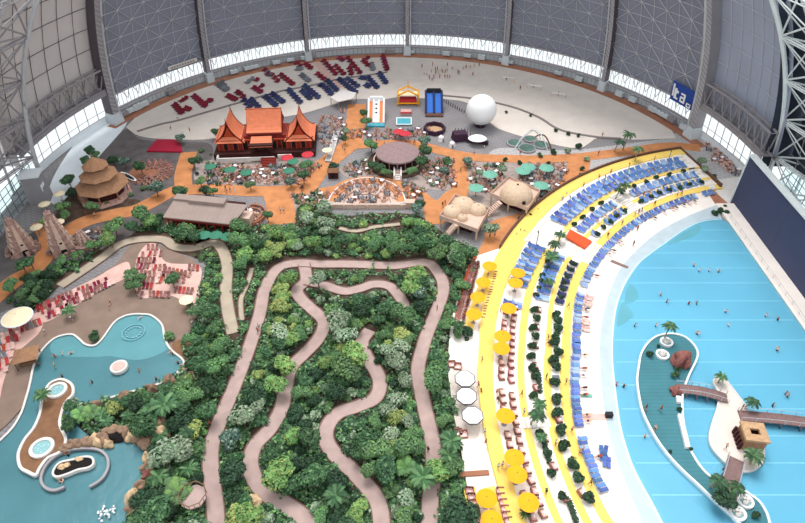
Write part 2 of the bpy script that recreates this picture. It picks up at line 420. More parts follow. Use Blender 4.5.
# meridian ribs
for k, a in enumerate(ribs):
    big = k in (0, 6)
    mb = MB(); hw, dp = (1.3, 3.0) if big else (.75, 2.2)
    b = 0; N_ = 20
    for i in range(N_+1):
        z = ZT*i/N_; da = math.degrees(hw/RB)
        for (aa, rr) in ((a-da, RB+.6), (a-da, RB-dp), (a+da, RB-dp), (a+da, RB+.6)): mb.v.append(tuple(shp(aa, z, rr)))
    for i in range(N_):
        for q in range(4):
            q2 = (q+1) % 4; mb.f.append([4*i+q, 4*i+q2, 4*i+4+q2, 4*i+4+q]); mb.m.append(1 if (q == 1) else 0)
    o = mb.build('wall_rib', ['dark_steel' if k != 0 else 'grey_steel', 'grey_steel']); tag(o, 'grey steel rib of the dome shell rising from the floor', kind='structure')
    tb = MB(); tb.tube([shp(a+(.9 if a < 87 else -.9)*.8, ZT*i/20, RB-dp-.1) for i in range(21)], .35 if big else .25, 6)
    for i in range(0, 40): tb.tube([shp(a-math.degrees(hw/RB), ZT*i/40, RB-dp), shp(a+math.degrees(hw/RB), ZT*(i+1)/40, RB-dp)], .09, 4, cap=False)
    tb.build('rib_flange', 'light_steel', o)
    fb = MB(); c = shp(a, 1.5, RB-dp/2); fb.box(c, (dp+1.2, 2*hw+1.6, 4.4), math.radians(a), 0, .85); fb.build('rib_foot', 'lower_wall', o)
# fixed end bays with big windows
for side, (a0, a1) in {'left': (156.2, 180.5), 'right': (-1, 17.8)}.items():
    cm = 'shell_grey' if side == 'left' else 'shell_right'
    mb = MB(); shell_patch(mb, a0, a1, 12, ZT, RB+1.2, 12, 14)
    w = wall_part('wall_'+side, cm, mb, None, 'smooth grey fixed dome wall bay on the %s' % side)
    tb = MB()
    for i in range(1, 7):
        a = a0+(a1-a0)*i/7; tb.tube([shp(a, 12+(ZT-12)*j/14, RB+.9) for j in range(15)], .1, 4)
    for j in range(1, 7):
        z = 19+j*6.5; tb.tube([shp(a0+(a1-a0)*i/10, z, RB+.9) for i in range(11)], .1, 4)
    tb.build('purlin', 'dark_steel' if side == 'left' else 'light_steel', w)
    gb = MB()       # girder truss
    n = 8
    for (z, r) in ((19, RB-.2), (19, RB-2.2), (12.3, RB-.2), (12.3, RB-2.2)):
        gb.tube([shp(a0+(a1-a0)*i/16, z, r) for i in range(17)], .34, 5)
    for i in range(n*2):
        za, zb2 = (19, 12.3) if i % 2 == 0 else (12.3, 19)
        for r in (RB-.2, RB-2.2): gb.tube([shp(a0+(a1-a0)*i/(2*n), za, r), shp(a0+(a1-a0)*(i+1)/(2*n), zb2, r)], .2, 4, cap=False)
        gb.tube([shp(a0+(a1-a0)*i/(2*n), za, RB-.2), shp(a0+(a1-a0)*i/(2*n), za, RB-2.2)], .15, 4, cap=False)
    gb.build('girder_truss', 'grey_steel', w)
    eb = MB(); shell_patch(eb, a0, a1, 10.6, 12, RB-2.6, 12, 1); shell_patch(eb, a0, a1, 10.6, 12, RB+1.2, 12, 1)
    b = len(eb.v)
    for i in range(13):
        a = a0+(a1-a0)*i/12; eb.v.append(tuple(shp(a, 12, RB-2.6))); eb.v.append(tuple(shp(a, 12, RB+1.2)))
    for i in range(12): eb.f.append([b+2*i, b+2*i+1, b+2*i+3, b+2*i+2]); eb.m.append(0)
    eb.build('edge_girder', 'grey_steel', w)
    wb = MB(); shell_patch(wb, a0, a1, 2.6, 10.6, RB+.6, 12, 1); g = wb.build('window_band', 'window_glass', w)
    fb = MB(); n = 10
    for i in range(n+1):
        a = a0+(a1-a0)*i/n; fb.tube([shp(a, 2.6, RB+.4), shp(a, 10.6, RB+.4)], .14, 4, cap=False)
    for z in (2.7, 4.6): fb.tube([shp(a0+(a1-a0)*i/12, z, RB+.4) for i in range(13)], .1, 4)
    fb.build('window_frame', 'grey_steel', g)
    lb = MB(); shell_patch(lb, a0, a1, -.2, 2.6, RB+.6, 12, 1); lb.build('lower_wall', 'panel_white', w)
# main hall walls, beside the camera
for side, sx in (('left', -1), ('right', 1)):
    mb = MB(); m = 14
    for i in range(m+1):
        z = 9+(ZT-9)*i/m; x = HC.x+sx*(RB+2.5+(4 if sx > 0 else 0))*math.sqrt(1-(z/HT)**2)
        mb.v += [(x, 145, z), (x, 10, z)]
    for i in range(m): mb.f.append([2*i, 2*i+1, 2*i+3, 2*i+2]); mb.m.append(0)
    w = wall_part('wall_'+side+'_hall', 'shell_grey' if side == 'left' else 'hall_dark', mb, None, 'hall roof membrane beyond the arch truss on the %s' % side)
    gx = HC.x+sx*(RB+2+4) if sx > 0 else -104.2
    gb = MB(); gb.add([(gx, 145, .6), (gx, 10, .6), (gx, 10, 9), (gx, 145, 9)], [(0, 1, 2, 3)]); g = gb.build('window_band', 'window_glass_teal', w)
    fb = MB()
    for i in range(46): fb.tube([(gx-sx*.2, 145-3*i, .6), (gx-sx*.2, 145-3*i, 9)], .12, 4, cap=False)
    for z in (2, 3.8, 5.5, 7.2, 9): fb.tube([(gx-sx*.2, 145, z), (gx-sx*.2, 10, z)], .1, 4)
    fb.build('window_frame', 'dark_steel', g)
    lb = MB(); lb.box((gx, 77.5, .2), (.4, 135, .9)); lb.build('lower_wall', 'grey_steel', w)
    pb = MB()
    for i in range(8):
        yy = 141-17*i
        pts = [(HC.x+sx*(RB+1.9+(4 if sx > 0 else 0))*math.sqrt(1-(z/HT)**2), yy, z) for z in range(9, 61, 5)]
        pb.tube(pts, .16, 4)
    for z in range(12, 60, 6):
        x = HC.x+sx*(RB+1.9+(4 if sx > 0 else 0))*math.sqrt(1-(z/HT)**2); pb.tube([(x, 145, z), (x, 10, z)], .16, 4)
    pb.build('purlin', 'dark_steel' if side == 'left' else 'grey_steel', w)
# end flanges closing the gap between the apse and the main hall
for side, sx in (('left', -1), ('right', 1)):
    mb = MB(); m = 16
    for i in range(m+1):
        z = ZT*i/m; k = math.sqrt(1-(z/HT)**2); mb.v += [(HC.x+sx*(RB-1)*k, 145.6, z), (HC.x+sx*(RB+9)*k, 145.6, z)]
    for i in range(2, m): mb.f.append([2*i, 2*i+1, 2*i+3, 2*i+2]); mb.m.append(0)
    tag(mb.build('wall_'+side+'_flange', 'shell_grey' if side == 'left' else 'hall_dark'), kind='structure')
# arch trusses
def arch(sx, cm, dm):
    o = thing('arch_truss', '%s steel lattice arch truss at the %s end of the dome wall' % ('bright white' if sx > 0 else 'dull grey', 'right' if sx > 0 else 'left'), 'truss', (.5+sx*106, 143, 0))
    o['kind'] = 'structure'; del o['category']
    off = Vector(o.location)
    def ap(a, y, z): return Vector((.5+sx*a*math.sqrt(1-(z/93)**2), y, z))-off
    zs = [0+11*i*.999 for i in range(6)]
    c1 = [ap(102.5, 145, z) for z in zs]; c2 = [ap(108.5, 140, z) for z in zs]; c3 = [ap(107.5, 124, z) for z in zs]; fz = [2.75*i for i in range(21)]
    mb = MB(); mb.tube([ap(102.5, 145, z) for z in fz], .6, 8); mb.build('inner_chord', cm, o)
    mb = MB(); mb.tube([ap(108.5, 140, z) for z in fz], .35, 6); mb.build('outer_chord', cm, o); mb = MB(); mb.tube([ap(107.5, 124, z) for z in fz], .35, 6); mb.build('outer_chord', cm, o)
    mb = MB()
    for i in range(0 if sx > 0 else 1, 5):
        for c in (c2, c3):
            mb.tube([c1[i], c[i+1]], .24, 5, cap=False); mb.tube([c1[i+1], c[i]], .17, 5, cap=False)
            mb.tube([c1[i], c[i]], .24, 5, cap=False)
        mb.tube([c2[i], c3[i+1]], .2, 5, cap=False); mb.tube([c2[i+1], c3[i]], .2, 5, cap=False); mb.tube([c2[i], c3[i]], .2, 5, cap=False)
    mb.build('diagonal_bracing', dm, o)
    mb = MB()
    for i in range(1, 6):
        for q in (-.5, .5): mb.tube([c1[i]+Vector((0, 0, q)), c3[i]+Vector((0, 0, q))], .16, 4)
        for k in range(8): mb.tube([c1[i].lerp(c3[i], k/8)+Vector((0, 0, .5 if k % 2 else -.5)), c1[i].lerp(c3[i], (k+1)/8)+Vector((0, 0, -.5 if k % 2 else .5))], .1, 4)
    mb.build('catwalk_plate', dm, o)
    mb = MB(); mb.box(Vector((0, -1, 1.2)), (6, 8, 2.6), 0, 0, .85); mb.build('truss_footing', 'grey_steel' if sx < 0 else 'lower_wall', o)
arch(-1, 'light_steel', 'grey_steel'); arch(1, 'bright_steel', 'bright_steel')
o = MB().box((0, 0, 4.2), (5, 4.5, 8.4), .2, 0, .92).build('wall_corner_pier', 'grey_steel', loc=W(42, 200, 0)); tag(o, 'grey corner pier between the left window walls', kind='structure')
mb = MB(); mb.box((2.4, -.6, 4.4), (.3, 2.2, 3.2), .2); mb.box((0, 0, 8.6), (5.4, 4.9, .4), .2); mb.build('service_panel', 'panel_white', o)
# secondary free trusses of the next bay seen at the left and right picture edges
for sx, cm in ((1, 'bright_steel'),):
    mb = MB()
    for q in range(2):
        y0 = 112-q*14
        for z in range(6, 50, 9):
            xa = HC.x+sx*(103 if sx < 0 else 108)*math.sqrt(1-(z/HT)**2); xb = HC.x+sx*(106 if sx < 0 else 111)*math.sqrt(1-((z+6)/HT)**2)
            mb.tube([(xa, y0, z), (xb, y0+7, z+6)], .22, 5, cap=False); mb.tube([(xb, y0+7, z+6), (xa, y0+14, z)], .22, 5, cap=False)
            mb.tube([(xa, y0, z), (xa, y0+14, z)], .3, 5, cap=False)
    tag(mb.build('trim_purlin_truss', cm), 'lattice purlin trusses between the hall arches', kind='structure')
# banners on the shell
def shell_quad(a0, a1, z0, z1, r, thick=.15):
    mb = MB()
    for rr in (r, r+thick):
        for (a, z) in ((a0, z0), (a1, z0), (a1, z1), (a0, z1)): mb.v.append(tuple(shp(a, z, rr)))
    mb.f = [[0, 1, 2, 3], [7, 6, 5, 4], [0, 4, 5, 1], [1, 5, 6, 2], [2, 6, 7, 3], [3, 7, 4, 0]]; mb.m = [0]*6
    return mb
o = shell_quad(19.5, 25.5, 7.5, 14, RB-1.2).build('banner', 'banner_blue')
tag(o, 'blue banner with white emblem hanging on the right dome wall', 'banner')
mb = MB()
def bq(u0, v0, u1, v1):
    q = shell_quad(25.2-u0*5.4, 25.2-u1*5.4, 13.7-v1*6, 13.7-v0*6, RB-1.65, .1); mb.add(q.v, q.f)
bq(.03, .05, .1, .75); bq(.12, .25, .22, .85); bq(.22, .35, .3, .5); bq(.18, .75, .3, .85)
bq(.42, .35, .62, .45); bq(.42, .55, .62, .65); bq(.42, .78, .62, .88); bq(.56, .35, .63, .88); bq(.4, .58, .46, .85)
bq(.74, .72, .9, .78); bq(.74, .9, .9, .96); bq(.72, .72, .77, .96); bq(.87, .72, .92, .96)
mb.build('emblem', 'white_paint', o)
o = shell_quad(134.8, 141.5, 8.9, 10.3, RB-1).build('wall_sign', 'off_white'); tag(o, 'pale long sign with faint dark lettering on left dome wall', 'sign')
mb = MB()
for i in range(9):
    q = shell_quad(135.5+i*.62, 135.9+i*.62, 9.3, 9.9, RB-1.35, .08); mb.add(q.v, q.f)
mb.build('lettering', 'grey_steel', o)
# ================================================================ GROUND
gp = [(HC.x+106*math.cos(math.radians(a)), HC.y+106*math.sin(math.radians(a))) for a in range(0, 181, 4)]+[(-109.4, 20), (102.6, 20)]
slab('floor', [Vector((p[0], p[1], 0)) for p in gp], -.6, 0, 'grey_paving', False, world=True)
def ringpts(a0, a1, r, n=30, c=HC): return [Vector((c.x+r*math.cos(math.radians(a0+(a1-a0)*i/n)), c.y+r*math.sin(math.radians(a0+(a1-a0)*i/n)), 0)) for i in range(n+1)]
tag(MB().prism([(p.x, p.y) for p in ringpts(14, 158, 103.6, 60)+ringpts(158, 14, 99.8, 60)], 0, .06).build('floor_perimeter_path', 'rust_path'), kind='structure')
deck_in = [(676, 138), (636, 139.5), (621, 138), (599, 137), (578, 148), (540, 141), (505, 131), (492, 124), (470, 104), (445, 99), (417, 98), (400, 97), (383, 99), (356, 99), (337, 103), (300, 114), (250, 122), (215, 138), (170, 139), (140, 136), (126, 127)]
dp = [W(p[0], p[1], .1) for p in smooth_curve(deck_in, False, 4)]
outer = ringpts(153, 21, 99.6, 60)
poly = outer+dp
tag(MB().prism([(p.x, p.y) for p in poly], 0, .1).build('floor_sand_deck', 'pale_sand'), kind='structure')
kerbA = [(137, 131), (160, 124), (178, 120), (211, 110.4), (240, 102), (280, 91), (309.6, 85.4), (339, 78.8), (367, 74.9), (387, 71.9)]
kerbB = [(442, 95), (472, 98), (494, 102), (517, 108), (539, 117), (555, 127), (569.5, 132), (599, 136.8), (621, 138)]
for K in (kerbA, kerbB): ribbon('trim_kerb', K, .9, 0, .35, 'kerb_grey')
ribbon('trim_boardwalk', [(316.5, 62), (329.5, 78), (339, 88)], 3.2, 0, .16, 'terrace_pink')
# pavings
slab('floor_plaza', [(500, 148), (570, 150), (640, 142), (676, 139), (702, 152), (681, 152), (640, 158), (600, 169), (560, 186), (540, 190), (575, 162), (520, 162), (490, 160)], 0, .04, 'light_paving')
slab('floor_plaza', [(662, 150), (686, 130), (712, 140), (748, 168), (742, 196), (712, 190)], 0, .05, 'light_paving')
slab('floor_apron', [(95, 122), (128, 120), (96, 160), (62, 202), (48, 196), (60, 165)], 0, .05, 'panel_white')
slab('floor_slope', [(706, 181), (745, 176), (748, 192), (734, 207), (727, 204)], 0, .12, 'off_white', False)
slab('floor_painted_shade', [(-20, 310), (-20, 232), (25, 236), (60, 205), (92, 165), (124, 130), (140, 139), (170, 142), (208, 143), (212, 158), (196, 185), (205, 205), (165, 220), (130, 240), (60, 275), (18, 305)], 0, .03, 'painted_shade_paving')  # light falloff over the left plaza, painted in as a darker slab
# soils / planting beds (dark)
BEDS = {'garden': [(262, 226), (272, 226), (293, 226), (297, 208), (306, 203), (318, 190), (335, 215), (380, 213), (420, 216), (445, 234), (475, 250), (478, 262), (462, 300), (452, 325), (448, 360), (455, 400), (461, 440), (464, 480), (471, 523), (478, 600), (118, 600), (126, 523), (134, 490), (146, 470), (150, 450), (135, 438), (112, 434), (75, 452), (60, 440), (52, 420), (58, 402), (76, 400), (95, 404), (120, 396), (150, 388), (172, 378), (186, 364), (182, 345), (190, 330), (198, 318), (196, 300), (204, 275), (205, 262), (190, 256), (170, 248), (175, 228), (192, 212), (240, 205)],
        'hedge': [(20, 318), (26, 285), (60, 268), (100, 250), (130, 236), (160, 215), (205, 228), (205, 243), (165, 240), (128, 244), (95, 262), (62, 284), (38, 306)]}
for k, p in BEDS.items(): slab('floor_soil', p, 0, .08, 'soil')
slab('floor_soil', [(70, 190), (100, 198), (140, 200), (120, 212), (60, 222), (60, 205)], 0, .04, 'soil')
# orange paths
def opath(pts, w): ribbon('floor_orange_path', pts, w, 0, .1+.004*random.random(), 'orange_path')
opath([(-15, 305), (13, 282), (32, 270), (50, 250), (65, 233), (86, 221), (114, 214), (135, 210), (152, 202), (169, 193), (180, 190), (215, 189), (250, 191), (287, 190), (307, 187)], 5.2)
opath([(184, 190), (183, 175), (186, 162), (189, 152)], 5)
opath([(50, 250), (45, 235), (38, 222)], 3.5)
opath([(276, 192), (280, 205), (282, 224)], 7.5)
opath([(300, 189), (307, 186), (319, 170), (334, 157), (349, 145), (353, 137), (356, 118), (357, 104)], 6.5)
opath([(345, 146), (380, 143.6), (410, 143.6), (429.5, 147.6), (453, 153.5), (479, 157.5), (509, 158.5), (540, 159), (579, 157), (609, 153.7), (633, 150.7), (670, 146), (700, 148)], 4.6)
opath([(458, 152), (459, 168), (461, 190)], 5)
slab('floor_orange_path', [(424, 193), (436, 200), (447, 191), (460, 188), (468, 192), (462, 205), (445, 222), (436, 224), (426, 222)], 0, .1, 'orange_path')
opath([(580, 157), (578, 168), (570, 186), (552, 204), (535, 220), (520, 236), (506, 252)], 6.5)
slab('floor_orange_path', [(490, 222), (530, 212), (542, 214), (520, 242), (505, 257), (478, 256), (484, 240)], 0, .11, 'orange_path')
slab('floor_orange_path', [(331, 190), (345, 180), (372, 176), (400, 180), (420, 188), (424, 196), (405, 200), (398, 196), (335, 202)], 0, .09, 'orange_path')
slab('floor_orange_path', [(318, 190), (335, 186), (345, 190), (335, 200)], 0, .12, 'orange_path')
# cafe grounds: brown-mauve paving
for p in ([(340, 168), (372, 160), (424, 165), (452, 160), (455, 186), (440, 190), (425, 188), (380, 176), (350, 178)], [(466, 164), (560, 163), (572, 168), (560, 190), (545, 205), (500, 222), (470, 195)], [(210, 160), (320, 160), (300, 182), (205, 184), (196, 170)], [(292, 196), (330, 193), (334, 205), (316, 212), (290, 208)]):
    slab('floor_cafe', p, 0, .05, 'cafe_floor')
# garden paths (px centre lines)
GP = {'beige': ([(60, 286), (100, 259), (119, 245), (138, 239.5), (163, 239.5), (176, 247), (194, 248), (213, 243), (222, 249), (227, 265), (226, 290), (228, 310), (233, 333)], 2.8, 'beige_path'),
      'spur': ([(242, 320), (241, 300), (248, 282), (252, 268)], 1.2, 'beige_path'),
      'left': ([(425, 262.5), (396, 265.5), (350, 264), (322, 264), (300, 263), (282, 266), (272, 275), (264, 292), (259.6, 314), (251, 342), (242, 367), (232, 392), (219, 423), (211.5, 446), (210.7, 466), (212.7, 487), (215, 504), (217, 540), (219, 580)], 2.9, 'pink_path'),
      'middle': ([(304, 264), (306, 280), (297, 290), (302, 300), (312, 309), (324, 322), (318, 339), (304, 354), (291, 368), (285, 390), (281, 410), (269, 430), (254, 447), (251, 469), (263.6, 491), (286.5, 505), (306, 520), (318, 545), (322, 580)], 2.9, 'pink_path'),
      'second': ([(306, 281), (327, 286), (344, 291), (359, 288.6), (374, 284), (389, 286), (399, 296), (404, 306), (400, 316)], 2.7, 'pink_path'),
      'inner': ([(370, 330), (362, 342), (366.5, 357), (376, 371), (380, 384), (375, 398), (358, 406), (337, 414), (326, 431), (330, 448), (347.6, 466), (365, 484), (378, 502), (382, 530), (383, 580)], 2.9, 'pink_path'),
      'right': ([(396, 265.5), (425, 262.5), (437, 271), (443.5, 287), (437, 310), (427, 334), (421, 354), (418, 369), (421, 390), (427, 418), (433, 446), (433, 474), (430.5, 499), (429, 540), (428, 580)], 2.9, 'pink_path'),
      'top': ([(339, 228), (356, 231), (374, 227), (400, 224)], 1.5, 'beige_path')}
PATHPX = []
for k, (pts, w, m) in GP.items():
    o, P = ribbon('floor_path', pts, w, 0, .18+.013*list(GP).index(k), m, kerb='path_kerb')
    for p in P: PATHPX.append((PX(p), w/2*F/(p.y*math.cos(PIT)+(CH)*math.sin(PIT))))
# ================================================================ TERRACES (rings about TC)
TC = Vector((107.9, 75.7, 0))
KA = [100, 124, 139, 157, 169, 174, 191, 200]
RT = {  # radii of ring edges at those angles
 'y1o': [93, 93, 93, 93, 92.3, 92.3, 94.2, 95.5],
 'y1i': [89.9, 89.8, 89.3, 87.8, 88.9, 89.2, 91.6, 93],
 'a0': [86.9, 86.9, 86.2, 86.5, 87.3, 87.6, 90.5, 92],
 'a1': [84.3, 84.3, 83.8, 84.6, 85.4, 85.6, 88.5, 90],
 'y2o': [82.6, 82.8, 82.4, 83.4, 83.8, 84.2, 87.1, 88.6],
 'y2i': [82.0, 81.6, 81.1, 81.7, 82.2, 82.8, 85.7, 87.2],
 'b0': [81.2, 80.3, 80.2, 80.6, 81, 81.5, 84.5, 86],
 'b1': [78.6, 78.2, 78.3, 79.0, 79.3, 79.6, 83.4, 84.8],
 'y3o': [77.2, 76.8, 76.9, 77.8, 78.1, 78.7, 82.6, 84],
 'y3i': [76.2, 75.6, 75.8, 76.7, 77, 77.2, 81.2, 82.6],
 'c0': [74.6, 74.6, 74.6, 75.2, 75.8, 76.0, 80.4, 81.8],
 'y4o': [73.6, 73.2, 73.4, 74.4, 74.6, 75.3, 79.6, 81],
 'y4i': [71.6, 71.2, 71.4, 72.4, 73, 73.4, 77.8, 79.2],
 'd0': [70.2, 69.8, 70.2, 71.4, 71.8, 72.3, 76.9, 78.2]}
def R_(k, a):
    t = RT[k]
    if a <= KA[0]: return t[0]
    for i in range(len(KA)-1):
        if a <= KA[i+1]:
            u = (a-KA[i])/(KA[i+1]-KA[i]); return t[i]+(t[i+1]-t[i])*u
    return t[-1]
def tp(r, a, z=0): a = math.radians(a); return Vector((TC.x+r*math.cos(a), TC.y+r*math.sin(a), z))
A0, A1 = 102.9, 208
def ring(name, ko, ki, z0, z1, m, a0=A0, a1=A1, n=90):
    po = [tp(R_(ko, a0+(a1-a0)*i/n), a0+(a1-a0)*i/n) for i in range(n+1)]
    pi = [tp(R_(ki, a0+(a1-a0)*i/n), a0+(a1-a0)*i/n) for i in range(n+1)][::-1]
    return tag(MB().prism([(p.x, p.y) for p in po+pi], z0, z1).build(name, m), kind='structure')
# beach and terrace base
base = [tp(R_('y1o', A0+(A1-A0)*i/80), A0+(A1-A0)*i/80) for i in range(81)]
ZL = {'y1': 1.4, 'a': 1.2, 'y2': 1.1, 'b': .9, 'y3': .85, 'c': .75, 'y4': .6}
ring('floor_terrace_walk', 'y1o', 'y1i', 0, 1.4, 'yellow_floor')
ring('floor_terrace', 'y1i', 'y2o', 0, 1.2, 'terrace_white')
ring('floor_terrace_walk', 'y2o', 'y2i', 0, 1.1, 'yellow_floor')
ring('floor_terrace', 'y2i', 'y3o', 0, .9, 'terrace_white')
ring('floor_terrace_walk', 'y3o', 'y3i', 0, .85, 'yellow_floor')
ring('floor_terrace', 'y3i', 'y4o', 0, .75, 'terrace_white')
ring('floor_terrace_walk', 'y4o', 'y4i', 0, .6, 'yellow_floor')
# retaining wall round the back, kerb at right end
w = [tp(R_('y1o', a)+.25, a, 1.75) for a in [A0+(153.5-A0)*i/50 for i in range(51)]]
mb = MB(); ribbon_mb(mb, w, .5, 0, 2.0); tag(mb.build('wall_terrace', 'kerb_dark'), 'dark brown wall behind the yellow terrace', kind='structure')
mb = MB(); ribbon_mb(mb, [tp(93.2, A0, 2), tp(72, A0+.3, 1.2)], .6, 0, 1.6); tag(mb.build('wall_terrace_end', 'kerb_dark'), kind='structure')
# stair strips of pale treads
def stairs(a0, a1, ko, ki, n, name='floor_stairs'):
    mb = MB()
    for i in range(n):
        t0, t1 = i/n, (i+1)/n
        z = 1.42-.85*t0+.02
        ro0 = R_(ko, a0)*(1-t0)+R_(ki, a0)*t0; ro1 = R_(ko, a0)*(1-t1)+R_(ki, a0)*t1+.12
        mb.prism([tuple(tp(r, a)[:2]) for r, a in ((ro0, a0), (ro0, a1), (ro1, a1), (ro1, a0))][::-1], 0, z, i % 2)
    tag(mb.build(name, ['terrace_white', 'off_white']), kind='structure')
stairs(143.2, 150.2, 'y1i', 'y4i', 22); stairs(125.6, 128, 'y2i', 'y4i', 12); stairs(104.3, 106, 'y1i', 'y4i', 20); stairs(163, 165, 'y1i', 'y3o', 14); stairs(186, 187.6, 'a1', 'y4o', 10)
# plaza left of the terraces
lp = [(476, 256), (470, 264), (457, 300), (451, 322), (449, 345), (448, 372), (453, 400), (458, 430), (461, 450), (466, 480), (474, 523), (482, 580)]
P = [W(p[0], p[1], .7) for p in smooth_curve(lp, False, 4)]
Q = [tp(R_('y1o', 200-(200-153)*i/30)-.05, 200-(200-153)*i/30) for i in range(31)]
tag(MB().prism([(p.x, p.y) for p in P+Q], 0, .7).build('floor_umbrella_plaza', 'terrace_white'), kind='structure')
ribbon('trim_edge', [(476, 256), (470, 266), (463, 290), (456, 319)], .8, 0, .95, 'gable_red')
ribbon('floor_yellow_strip', [(493, 262), (485, 280), (478, 298), (472, 316), (468, 330)], 2.0, 0, .82, 'yellow_floor')
ribbon('floor_yellow_strip', [(469, 487), (474, 510), (479, 540)], 2.0, 0, .82, 'yellow_floor')
ribbon('floor_yellow_strip', [(489, 487), (497, 510), (503, 540)], 2.0, 0, .82, 'yellow_floor')
ribbon('trim_step', [(460, 474), (489, 472)], .9, 0, 1.0, 'rust_path', k=2)
slab('floor_parasol_pad', [(450, 378), (460, 366), (478, 366), (480, 430), (468, 438), (456, 425)], 0, .76, 'pale_sand')
# beach extras
ribbon('trim_boardwalk', [(611, 260.5), (628, 267.5)], 1.0, 0, .5, 'plank_plain', k=2)
ribbon('trim_boardwalk', [(569, 416), (607, 417)], 1.4, 0, .48, 'terrace_pink', k=2)
ribbon('trim_boardwalk', [(581, 395), (592, 395.6)], .7, 0, .6, 'teal_canvas', k=2)
slab('floor_tiled_ramp', [(700, 191), (713, 190), (731, 206), (719, 212), (697, 212)], 0, .3, 'rust_path', False)
# ================================================================ LAKE
LK = [(722, 219), (700, 222), (682, 231), (665, 243), (651, 253), (640, 262), (630, 275), (622, 290), (616, 308), (613, 330), (612, 355), (614, 380), (617, 405), (621, 430), (630, 460), (639, 480), (650, 500), (662, 523), (680, 560)]
ZW = .42
lk = [W(p[0], p[1], ZW) for p in smooth_curve(LK, False, 4)]+[Vector((60, 22, 0)), Vector((86.5, 22, 0)), Vector((86.5, 128, 0))]
lkxy = [(p.x, p.y) for p in lk]
tag(MB().prism(lkxy, 0, .41).build('floor_lake', 'lake_floor'), kind='structure')
# shallow rim band
WO = [(716, 205), (690, 215), (668, 226), (650, 238), (625, 262), (614, 281), (607, 300), (602, 320), (600, 340), (600, 360), (601, 380), (603, 400), (606, 420), (611, 440), (617, 460), (625, 480), (633, 500), (643, 523), (660, 560)]
wo = [W(p[0], p[1], .45) for p in smooth_curve(WO, False, 4)]
rim = [W(p[0], p[1], .45) for p in smooth_curve(LK, False, 4)][::-1]
tag(MB().prism([(p.x, p.y) for p in base+wo[::-1]], 0, .4).build('floor_beach', 'beach_sand'), kind='structure')
tag(MB().prism([(p.x, p.y) for p in wo+rim], 0, .45).build('floor_wet_rim', 'wet_sand'), kind='structure')
mb = MB(); ribbon_mb(mb, [W(p[0], p[1], .5) for p in smooth_curve(LK, False, 4)], .35, 0, .52); tag(mb.build('trim_lake_kerb', 'kerb_white'), kind='structure')
mb = MB()
def edge_x(y):
    c = [p for p in lk[:-3]]
    return min(c, key=lambda p: abs(p.y-y)).x
for py in (230, 241, 253, 268, 283, 301, 320, 340, 362, 385, 409, 436, 463, 495):
    y = W(402, py, .42).y
    if y < 127: mb.box(((edge_x(y)+86)/2+.3, y, .425), (86-edge_x(y)-1, .2, .02))
tag(mb.build('trim_lane_line', 'lake_line'), 'pale lane lines on the lake floor', kind='structure')
for p in ([(629, 284), (637, 291), (637, 299), (625, 303)], [(622, 303), (633, 313), (631, 318), (617, 326)], [(686, 231), (700, 225), (697, 234), (674, 243), (668, 243)]):
    slab('trim_underwater_step', p, .4, .44, 'shallow_floor', True)
o = MB().prism(lkxy, .8, .86).build('lake_water', 'lake_water'); tag(o, 'clear turquoise water of the big lake', kind='stuff')
# right quay and screen
tag(MB().box((89.6, 77, .5), (6.4, 120, 1.0)).build('floor_quay', 'beach_sand'), kind='structure')
mb = MB(); mb.box((91.9, 84.5, 7.6), (1.2, 108, 15)); o = mb.build('wall_screen', 'screen_navy'); tag(o, 'huge dark navy projection wall beside the lake', kind='structure')
mb = MB(); mb.box((91.9, 84.5, 15.2), (1.8, 108.4, .4)); mb.box((91.9, 138.6, 7.6), (1.6, .4, 15.2))
for i in range(9): mb.box((92.9, 134-12*i, 7.6), (.9, .5, 15))
mb.build('frame', 'bright_steel', o)
mb = MB()
for i in range(1, 5): mb.box((91.28, 138.5-22*i, 7.6), (.06, .12, 15))
mb.build('panel_joint', 'dark_steel', o)
mb = MB()
for i in range(36): mb.tube([(87.4, 130-3*i, 1), (87.4, 130-3*i, 2)], .05, 4)
mb.tube([(87.4, 131, 2), (87.4, 24, 2)], .05, 4); tag(mb.build('quay_railing', 'grey_steel'), 'thin grey railing along the quay under the dark screen', 'railing')
# teal island
TI = [(672.7, 334), (658, 336), (648, 343), (641, 354), (638.7, 366), (637, 380), (638.7, 395), (642, 410), (648, 424), (657, 440), (668, 455), (682, 470), (697.4, 484.3), (713, 499), (728, 512), (745, 528), (768, 534), (768, 518), (760, 503), (750, 495), (737.6, 487), (714.6, 479), (702, 469), (690, 450), (685.5, 435), (683, 420), (682, 405), (683, 392), (689, 375), (697, 358), (695.6, 348), (686, 338)]
ZI = 1.15
poly = px_poly(TI, ZI, True, 4); o = MB().prism([(p.x, p.y) for p in poly], .35, ZI).build('floor_island', 'teal_deck'); tag(o, 'teal planked island deck in the lake', kind='structure')
mb = MB(); ribbon_mb(mb, poly, .36, .35, ZI+.25, 0, True); mb.build('kerb', 'kerb_white', o)
SI = [(717, 376), (723, 376), (729, 384), (737.5, 395), (746, 407), (753, 424), (761, 440), (764, 453), (761, 464), (753, 470), (741, 471), (730, 466), (720, 457), (712, 447), (709.5, 436), (713, 421), (718, 405), (717.7, 391), (713.5, 382)]
poly = px_poly(SI, ZI, True, 4); o = MB().prism([(p.x, p.y) for p in poly], .35, ZI).build('floor_islet', 'pale_sand'); tag(o, 'pale sandy islet in the lake', kind='structure')
mb = MB(); ribbon_mb(mb, poly, .3, .35, ZI+.12, 0, True); mb.build('kerb', 'off_white', o)
